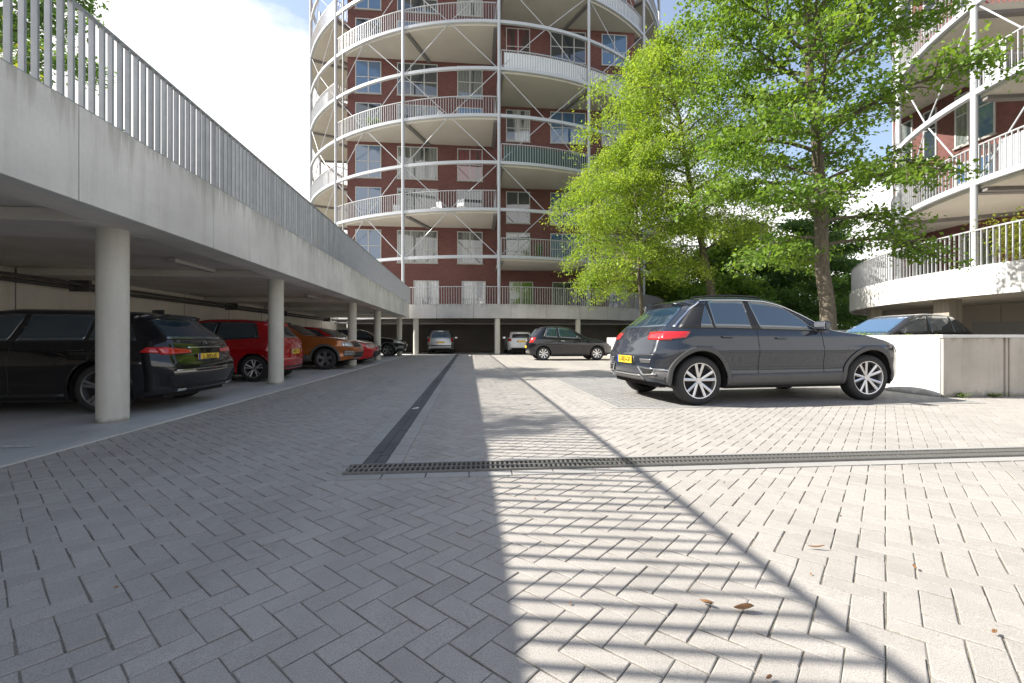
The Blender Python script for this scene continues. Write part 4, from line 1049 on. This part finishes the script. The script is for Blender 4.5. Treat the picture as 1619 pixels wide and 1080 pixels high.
red2 = dict(hatch); red2.update(paint=paints['red2'])
car('small_car', 'bright red small car whose nose shows behind the third concrete column', 'car', (-6.86, 17.75), 0, red2)
dk1 = dict(hatch); dk1.update(paint=paints['navy'], rim=M['rim_dark'])
car('family_car', 'dark blue car in the garage with its nose just behind the fourth column', 'car', (-7.10, 19.55), 0, dk1)
dk2 = dict(orange); dk2.update(paint=paints['black'])
car('dark_crossover', 'black crossover with its nose at the fifth column, deepest in the parking deck', 'car', (-6.93, 25.9), 0, dk2)

mpv = dict(orange); mpv.update(paint=paints['silver'], ro=.72, W=1.72, wr=.31, ra=.35, sill=.24,
    T=[(-.72, 1.48), (-.3, 1.53), (.4, 1.56), (1.0, 1.54), (1.3, 1.48), (2.0, 1.08), (2.15, 1.04), (2.7, .98), (3.05, .88), (3.25, .78), (3.32, .68)],
    XR=[(.2, -.62), (.4, -.72), (.6, -.72), (.8, -.68), (1.0, -.64), (1.42, -.50), (1.6, -.48)], belt=[(-.7, 1.0), (.4, .97), (2.0, .95), (3.3, .84)],
    dlo=(-.5, 1.9, .1, -.55), wins=[(-.44, .1, .08, -.02), (.14, .84, -.02, -.03), (.92, 1.84, -.08, -.5)], glass=M['carglass_sky'], screen=(1.08, 1.46, .66, .54),
    rear_glass=(1.0, 1.42, .60, .52), rear=[('tail_lamp', [(.64, .78), (.82, .78), (.78, 1.02), (.66, 1.0)], red, .006)],
    rear1=[('bumper_trim', [(-.8, .50), (.8, .50), (.8, .56), (-.8, .56)], blk, .008), ('under_trim', [(-.8, .25), (.8, .25), (.8, .36), (-.8, .36)], blk, .005)],
    side_lamps=[], plate=(.74, ''), rails=None, badge=None, clad=None)
car('people_carrier', 'silver people carrier seen from behind in the dim garage under the round tower', 'car', (-1.83, 29.7), R(90), mpv)
wh = dict(mpv); wh.update(paint=paints['white'], glass=M['carglass'], W=1.66, T=[(a, b - .12) for a, b in mpv['T']], XR=[(.2, -.62), (.4, -.72), (.6, -.72), (.8, -.66), (.95, -.6), (1.30, -.40), (1.5, -.36)],
    rear_glass=(1.0, 1.27, .58, .50), screen=(1.02, 1.34, .64, .54), dlo=(-.3, 1.8, .15, -.5), wins=[(-.24, .1, .1, -.02), (.14, .84, -.02, -.03), (.92, 1.7, -.08, -.44)], rear=[('tail_lamp', [(.58, .82), (.80, .80), (.78, .98), (.62, .98)], red, .006)],
    rear1=[('under_trim', [(-.7, .25), (.7, .25), (.7, .42), (-.7, .42)], blk, .005)], plate=(.80, ''))
car('city_car', 'white small car seen from behind beside the middle column under the round tower', 'car', (3.18, 28.3), R(90), wh)

ht3 = dict(hatch); ht3.update(wb=2.42, ro=.62, fo=.72, W=1.68, wr=.31, ra=.345, sill=.22, paint=paints['anth'],
    T=[(-.62, 1.42), (-.2, 1.50), (.4, 1.54), (.9, 1.52), (1.2, 1.46), (1.95, 1.04), (2.1, .99), (2.6, .90), (2.95, .78), (3.14, .62)],
    XR=[(.2, -.50), (.35, -.60), (.6, -.62), (.8, -.58), (1.0, -.50), (1.38, -.18), (1.5, -.2)], XF=[(.15, 3.0), (.35, 3.1), (.6, 3.14), (.75, 3.1), (1.0, 3.0)],
    belt=[(-.62, 1.05), (.4, 1.0), (1.9, .93), (3.2, .75)], dlo=(.0, 1.75, .18, -.6), wins=[(.07, .62, .16, -.02), (.72, 1.68, -.05, -.55)], seams=[(.66, .66), (1.75, 1.7)], handles=[.85], handle=chm, mirror=1.5,
    rear_glass=(1.04, 1.36, .60, .48), screen=(1.06, 1.44, .62, .50), side_lamps=[([(-.56, .86), (-.34, .90), (-.36, 1.0), (-.54, 1.02)], red)],
    rear=[('tail_lamp', [(.54, .78), (.78, .78), (.76, 1.02), (.60, 1.0)], red, .006)], plate=(.60, ''), spokes=8, spl=(0,), spw=(.02, .03), fin=None)
car('three_door_hatchback', 'anthracite three door hatchback standing broadside in the sunlight before the tower garage', 'car', (3.25, 20.45), R(0.5), ht3)

bg = dict(suv); bg.update(wb=2.62, ro=.78, fo=.86, paint=paints['greyroof'], trim=None, glass=M['carglass'], screen_glass=gb,
    T=[(-.78, 1.52), (-.35, 1.60), (.2, 1.66), (.75, 1.67), (1.12, 1.63), (1.35, 1.54), (2.05, 1.12), (2.2, 1.09), (2.7, 1.03), (3.1, .94), (3.35, .85), (3.48, .75)],
    XR=[(.25, -.66), (.34, -.74), (.52, -.78), (.78, -.74), (1.08, -.68), (1.14, -.62), (1.52, -.28), (1.62, -.3)], XF=[(.2, 3.3), (.4, 3.44), (.75, 3.46), (.9, 3.4), (1.1, 3.3)],
    dlo=(-.35, 1.95, .25, -.55), wins=[(-.25, .15, .2, -.02), (.2, .84, -.03, -.03), (.95, 1.88, -.10, -.5)], screen=(1.14, 1.56, .74, .60), plate=(.635, ''), badge=None, rails=None)
car('parked_crossover', 'dark grey crossover with reflected sky tinted into its windscreen parked beyond the concrete planter at right', 'car', (13.45, 12.1), R(180), bg)
#@@CARS_END
#@@TREES_BEGIN
# ------------------------------------------------------------------ trees and plants
def leaves_mesh(name, pts, size, mat, parent, seed=1, droop=.0, aspect=.55):
    rg = np.random.default_rng(seed); n = len(pts); P_ = np.array(pts, dtype=float)
    nrm = rg.normal(size=(n, 3)) * .75; nrm[:, 2] += .75; nrm /= np.linalg.norm(nrm, axis=1)[:, None]
    d = rg.normal(size=(n, 3)); d[:, 2] -= droop; d -= nrm * (d * nrm).sum(1)[:, None]; d /= np.linalg.norm(d, axis=1)[:, None]
    s_ = np.cross(nrm, d); L = size * rg.uniform(.6, 1.3, n)[:, None]; W_ = L * aspect
    v = np.empty((n, 4, 3)); v[:, 0] = P_; v[:, 1] = P_ + d * L * .5 + s_ * W_ * .5 - nrm * L * .06
    v[:, 2] = P_ + d * L; v[:, 3] = P_ + d * L * .5 - s_ * W_ * .5 - nrm * L * .06; v[:, 2] -= nrm * L * .12
    me = bpy.data.meshes.new(name); me.vertices.add(n * 4); me.vertices.foreach_set('co', v.reshape(-1))
    me.loops.add(n * 4); me.loops.foreach_set('vertex_index', np.arange(n * 4, dtype=np.int32))
    me.polygons.add(n); me.polygons.foreach_set('loop_start', np.arange(0, n * 4, 4, dtype=np.int32)); me.polygons.foreach_set('loop_total', np.full(n, 4, dtype=np.int32))
    me.update(calc_edges=True); me.materials.append(mat)
    o = bpy.data.objects.new(name, me); C.objects.link(o); o.parent = parent
    return o

def tree(name, label, loc, H_, tr, base, rad, nl, n_leaf, lsize, lmat, seed, lean=(0, 0), cat='tree', group='trees beside the planter', profile=None, droop=.15, skew=(0, 0), spread=.22, elev=(20, 55), subs=9, zb=0, aspect=.6):
    rnd = random.Random(seed); root = empty(name, (loc[0], loc[1], zb), label=label, cat=cat, group=group)
    wood = MB()
    # trunk
    tp = []; nseg = 14; wob = [Vector((rnd.uniform(-1, 1), rnd.uniform(-1, 1), 0)) for _ in range(nseg + 1)]
    for i in range(nseg + 1):
        f = i / nseg
        tp.append(Vector((lean[0] * f + wob[i].x * .05 * min(1, 3 * f), lean[1] * f + wob[i].y * .05 * min(1, 3 * f), H_ * .93 * f)))
    rads = [tr * (1 - f) ** .8 * (1 + .35 * math.exp(-f * 25)) + .012 for f in [i / nseg for i in range(nseg + 1)]]
    wood.tube(tp, rads, 12)
    def at(f):
        x = f * nseg; i = min(int(x), nseg - 1); return tp[i].lerp(tp[i + 1], x - i), rads[i]
    tips = []; profile = profile or (lambda q: math.sin(math.pi * min(1, (q * .80 + .18))) ** .7)
    az = rnd.uniform(0, 6.28)
    for i in range(nl):
        q = (i + .5) / nl; h = base + (.97 - base) * q; p0, r0 = at(h); az += 2.4 + rnd.uniform(-.4, .4)
        d = Vector((math.cos(az), math.sin(az), 0)); ln = rad * profile(q) * rnd.uniform(.75, 1.12)
        el = R(elev[0] + (elev[1] - elev[0]) * q + rnd.uniform(-8, 8)); steps = 8; pts = [p0]; cur = p0.copy()
        ed = Vector((d.x * math.cos(el), d.y * math.cos(el), math.sin(el)))
        for k in range(steps):
            ed = (ed + Vector((rnd.uniform(-.14, .14), rnd.uniform(-.14, .14), rnd.uniform(-.1, .1) - droop * (k / steps))) + Vector((skew[0], skew[1], 0)) * .12).normalized()
            cur = cur + ed * (ln / steps); pts.append(cur.copy())
        rb = min(r0 * .55, .012 + ln * .014)
        wood.tube(pts, [rb * (1 - .85 * k / steps) for k in range(steps + 1)], 6, caps=False)
        for s_ in range(subs):
            k = .22 + .78 * (s_ + rnd.random()) / subs; kk = min(int(k * steps), steps - 1); b = pts[kk].lerp(pts[kk + 1], k * steps - kk)
            md = (pts[kk + 1] - pts[kk]).normalized(); sd = md.cross(Vector((0, 0, 1))).normalized() * (1 if s_ % 2 else -1)
            dd = (md * rnd.uniform(.4, 1.) + sd * rnd.uniform(.5, 1.1) + Vector((0, 0, rnd.uniform(-.3, .35)))).normalized(); sl = ln * rnd.uniform(.2, .42) * (1.15 - .5 * k) + .2
            e_ = b + dd * sl; m_ = b.lerp(e_, .5) + Vector((0, 0, .05 * sl)); e_.z -= droop * sl * .8
            wood.tube([b, m_, e_], [rb * .32 + .004, rb * .2 + .003, .003], 4, caps=False)
            tips.append((b, m_, e_, sl))
        tips.append((pts[-3], pts[-2], pts[-1], ln * .25))
    wood.build('trunk', M['bark'], root, smooth=60)
    tot = sum(t[3] for t in tips); rg = np.random.default_rng(seed); out = []
    for (b, m_, e_, sl) in tips:
        # uneven foliage: some twigs heavy with leaf, some nearly bare
        n = int(n_leaf * sl / tot * rnd.choice((.35, .8, 1.0, 1.2, 1.7)))
        if n < 1: continue
        u = rg.uniform(.1, 1.05, n)[:, None]; B, M_, E = (np.array(q) for q in (b, m_, e_))
        c = (1 - u) ** 2 * B + 2 * u * (1 - u) * M_ + u * u * E
        sp = spread * (.6 + .5 * sl); off = rg.normal(size=(n, 3)) * [sp, sp, sp * .5]
        if droop > .3: off[:, 2] -= np.abs(rg.normal(size=n)) * sp * .9
        out.append(c + off)
    leaves_mesh('crown', np.concatenate(out), lsize, lmat, root, seed, droop, aspect)
    return root

tree('maple_tree', 'tall green maple in the planter with the thick leaning trunk, nearest the crossover', (8.35, 9.7), 13.0, .165, .22, 3.1, 50, 52000, .105, M['leaf1'], 3, lean=(-.75, .2), elev=(8, 60), spread=.15, skew=(-.25, .1), subs=12)
tree('locust_tree', 'broad yellow green locust tree between the maple and the round tower', (12.5, 21.3), 17.0, .20, .33, 5.1, 46, 62000, .155, M['leaf2'], 8, lean=(-2.9, .2), droop=.36, skew=(-.75, 0), elev=(14, 60), aspect=.42, spread=.23, subs=12)
tree('locust_tree', 'slender yellow green locust tree with a thin straight trunk before the tower gallery', (8.35, 21.0), 11.5, .10, .33, 3.9, 34, 42000, .135, M['leaf2'], 21, lean=(-.6, 0), droop=.36, skew=(-.7, -.1), elev=(12, 50), aspect=.4, spread=.18, subs=12)
# trees on the left beyond the deck
tree('roadside_tree', 'dark leafy tree beyond the deck railing in the top left corner', (-15.2, 15.8), 17.5, .25, .3, 3.3, 26, 26000, .16, M['leaf3'], 5, group='trees beyond the parking deck', skew=(.3, 0))
tree('roadside_tree', 'tree rising left of the frame behind the deck railing', (-17.5, 8.6), 16.0, .25, .3, 3.4, 24, 16000, .17, M['leaf3'], 6, group='trees beyond the parking deck')
for o_ in (): pass
def shrub(name, label, loc, r_, h, n, mat, seed, group=None, size=.07, z=0.):
    root = empty(name, (loc[0], loc[1], z), label=label, cat='shrub', group=group); rnd = random.Random(seed); rg = np.random.default_rng(seed)
    st = MB(); cl = []
    for k in range(14):
        a = rnd.uniform(0, 6.28); rr = r_ * rnd.uniform(.2, 1); e_ = Vector((math.cos(a) * rr, math.sin(a) * rr, h * rnd.uniform(.55, 1)))
        st.tube([(0, 0, 0), e_ * .5 + Vector((0, 0, .1 * h)), e_], [.014, .009, .003], 5); cl.append(e_)
        cl.append(e_ * .6)
    st.build('stems', M['bark'], root)
    pts = np.concatenate([np.array(c_) + rg.normal(size=(n // len(cl), 3)) * [r_ * .26, r_ * .26, h * .16] for c_ in cl]); pts = pts[pts[:, 2] > .02]
    leaves_mesh('crown', pts, size, mat, root, seed, .0); return root
k = 0
for (x, y, r_, h, mt_) in ((-5.2, 4.6, .7, .9, 'leaf4'), (-5.9, 5.8, .8, .75, 'leaf4'), (-5.6, 7.5, .6, .45, 'leaf1'), (-4.7, 8.3, .5, .55, 'leaf1'), (-4.9, 9.6, .55, .75, 'leaf1'), (-5.0, 10.9, .55, .7, 'leaf3')):
    shrub('deck_shrub', ['bright yellow green bush behind the deck railing at the far left', 'second yellow bush behind the railing, lower than its neighbour', 'small low green bush behind the deck railing',
          'green bush just behind the railing above the second fascia joint', 'tall dark green bush behind the middle of the deck railing', 'farthest dark bush behind the deck railing'][k], (x, y), r_, h, 2600, M[mt_], 40 + k, 'shrubs on the parking deck', z=2.985); k += 1
# background greenery to the right of the round tower
bgt = [(14.5, 36, 8.5, 3.4, 'leaf2', 'pale green tree behind the gallery at the right of the round tower'), (19.5, 34, 9, 3.6, 'leaf1', 'rounded green tree far behind the maple trunk on its left'), (24.5, 37, 11.5, 4.2, 'leaf3', 'dark green tree far behind, right of the maple trunk'),
       (30, 36, 12.5, 4.6, 'leaf3', 'dark tree farthest right, beside the brick tower'), (20, 47, 10, 4.2, 'leaf3', 'dark evergreen tree in the gap between the two towers'), (36, 45, 14, 5.2, 'leaf1', 'broad green tree behind the sunlit brick tower')]
for i, (x, y, h, r_, mt_, lb) in enumerate(bgt):
    tree('background_tree', lb, (x, y), h, .16, .12, r_, 26, 24000, .26, M[mt_], 60 + i, group='trees beyond the courtyard', elev=(-5, 50), spread=.36, subs=9)
hp = np.random.default_rng(9); n = 52000
hx_ = hp.uniform(13, 50, n); pts = np.stack([hx_, 52 + hp.normal(size=n) * .8, np.abs(hp.uniform(0, 9.0, n) + .8 * np.sin(hx_ * 1.1) + .6 * np.sin(hx_ * 2.7))], 1)
tag(leaves_mesh('hedge', pts, .4, M['leaf3'], None, 3), 'tall line of greenery closing the far end between the towers', 'hedge', kind='stuff')
# grey garden wall in the gap
gw = empty('garden_wall', (25, 31, 0), label='low grey concrete wall in the gap between the two towers', cat='wall')
MB().box(-9, 12, -.12, .12, 0, 1.55).build('wall', M['conc_gal'], gw); MB().box(-9.05, 12.05, -.16, .16, 1.553, 1.62).build('coping', M['conc'], gw)
# balcony plants of the brick tower
shrub('balcony_shrub', 'yellow green shrub on the terrace of the brick tower behind the white railing', (15.9, 11.2), .95, 1.35, 4200, M['leaf4'], 71, 'terrace plants', .09, 3.02)
shrub('balcony_shrub', 'leafy plant with its top above the terrace railing at the right edge of the picture', (15.5, 9.6), .7, 2.5, 2600, M['leaf4'], 72, 'terrace plants', .09, 3.02)
# things on the balconies of the round tower
def pol(a, r_): return T1[0] + r_ * math.sin(R(a)), T1[1] - r_ * math.cos(R(a))
def garden_chair(x, y, z, rz, label, group):
    r_ = empty('garden_chair', (x, y, z), rz, label=label, cat='chair', group=group)
    MB().box(-.24, .24, -.24, .24, .42, .45).build('seat', M['white_panel'], r_, bevel=.01)
    MB().obox((0, .25, .68), (1, 0, 0), (0, 1, .15), (0, -.15, 1), .24, .015, .24).build('backrest', M['white_panel'], r_, bevel=.01)
    for a in (-.21, .21):
        for b in (-.21, .21): MB().tube([(a, b, 0), (a * .95, b * .95, .42)], .016, 6).build('leg', M['white_panel'], r_)
for a, z, rz, lb in ((-27, 8.9, .6, 'leftmost of three white garden chairs on the lowest left balcony of the round tower'), (-16, 8.9, -.8, 'middle one of three white garden chairs on the lowest left tower balcony'), (-9, 8.9, 2.6, 'rightmost of three white garden chairs on the lowest left tower balcony')):
    x, y = pol(a, 14.2); garden_chair(x, y, z, rz, lb, 'white garden chairs on the round tower')
x, y = pol(24, 14.6); garden_chair(x, y, 6.02, 1., 'white garden chair on the lowest right balcony of the round tower', None)
x, y = pol(-14, 14.3); garden_chair(x, y, 14.65, 1., 'white garden chair on the middle left balcony of the round tower', None)
x, y = pol(-4, 15.5); shrub('flower_pot', 'small white flowering plant on the gallery ledge beside the middle steel column', (x, y), .16, .34, 400, M['white_panel'], 120, None, .06, 3.03)
x, y = pol(10, 14.9); shrub('balcony_plant', 'green plant behind the lowest right balcony railing of the round tower', (x, y), .3, .9, 900, M['leaf1'], 121, None, .09, 6.02)
x, y = pol(-33, 14.9); shrub('balcony_plant', 'bushy plant at the left end of the middle left balcony of the round tower', (x, y), .35, .9, 900, M['leaf1'], 122, None, .09, 14.65)
# weeds in the planter
k = 0
for (x, y, r_, h) in ((7.95, 8.3, .30, .16), (8.2, 7.5, .3, .12), (8.3, 9.2, .35, .2), (8.1, 11.0, .4, .16), (8.4, 12.5, .4, .2), (8.3, 17, .5, .25), (8.3, 19.3, .5, .25)):
    shrub('planter_weed', 'tuft of weeds in the planter, number %s from the courtyard corner' % ['two', 'one', 'three', 'four', 'five', 'six', 'seven'][k], (x, y), r_, h * .75, 330, M['leaf2'], 80 + k, 'weeds in the planter', .035, .93); k += 1
# weeds along the foot of the planter
for k, (x, lb) in enumerate(((7.95, 'tiny weeds at the foot of the planter front, left clump'), (8.55, 'tiny weeds at the foot of the planter front, right clump'))):
    shrub('foot_weed', lb, (x, 6.60), .10, .07, 160, M['leaf1'], 95 + k, 'weeds at the planter foot', .025, 0)
# fallen leaves, twig and a scrap
def leaf_litter(label, px, py, L, rot, mat=None, name='fallen_leaf', wd=.35):
    D = F * CH / (py - 536); lat = (px - 809.5) / F * D; x, y = lat * cy + D * sy, D * cy - lat * sy
    b_ = MB(); vs = []; n = 8
    for i in range(n + 1):
        u = i / n; w_ = math.sin(math.pi * u) ** .7 * L * wd * .5 + .001
        for s_ in (-1, 0, 1): vs.append(((u - .5) * L, s_ * w_, .004 + .5 * L * (u - .4) ** 2 + .9 * w_ * abs(s_) * (.5 + u)))
    b_.add(vs, [(3 * i + j, 3 * i + j + 1, 3 * i + j + 4, 3 * i + j + 3) for i in range(n) for j in (0, 1)])
    o = b_.build(name, mat or M['dead'], None, smooth=True); o.location = (x, y, .006); o.rotation_euler = (0, 0, rot)
    sd = o.modifiers.new('t', 'SOLIDIFY'); sd.thickness = .0015
    return tag(o, label, 'leaf' if name == 'fallen_leaf' else 'litter', 'fallen leaves on the paving' if name == 'fallen_leaf' else None)
leaf_litter('large curled brown leaf lying among the striped railing shadows', 1176, 968, .07, -.15)
leaf_litter('smaller pale brown leaf left of the large curled one', 1116, 958, .045, -.9)
leaf_litter('small dark curled leaf on the sunny paving at right', 1446, 901, .028, 1.1)
leaf_litter('thin dry leaf on the sunlit paving below the drain', 1290, 869, .07, -.3, wd=.12)
leaf_litter('yellowish leaf near the right edge of the paving', 1572, 1004, .022, .4)
leaf_litter('tiny brown leaf in the shade at the bottom of the picture', 1216, 1077, .02, .3)
leaf_litter('white paper scrap lying on the dark gutter strip', 657, 648, .10, .2, M['white'], 'paper_scrap')
rg_ = np.random.default_rng(77); pts_ = []
for (xa, xb, ya, yb, n_) in ((-.8, 9, 3.20, 3.30, 70), (7.2, 7.6, 6.3, 9, 40), (7.7, 9.2, 6.35, 6.55, 45), (-3.42, -3.3, 2, 20, 60), (-.95, -.5, 3.6, 12, 25), (0, 7, 1.4, 3.1, 22), (-3, 0, 1.3, 3, 8)):
    pts_.append(np.stack([rg_.uniform(xa, xb, n_), rg_.uniform(ya, yb, n_), np.full(n_, .010)], 1))
tag(leaves_mesh('leaf_litter', np.concatenate(pts_), .016, M['dead'], None, 5, aspect=.5), 'scattered bits of dry leaf along the drain, kerb and planter foot', 'leaf litter', kind='stuff')
#@@TREES_END
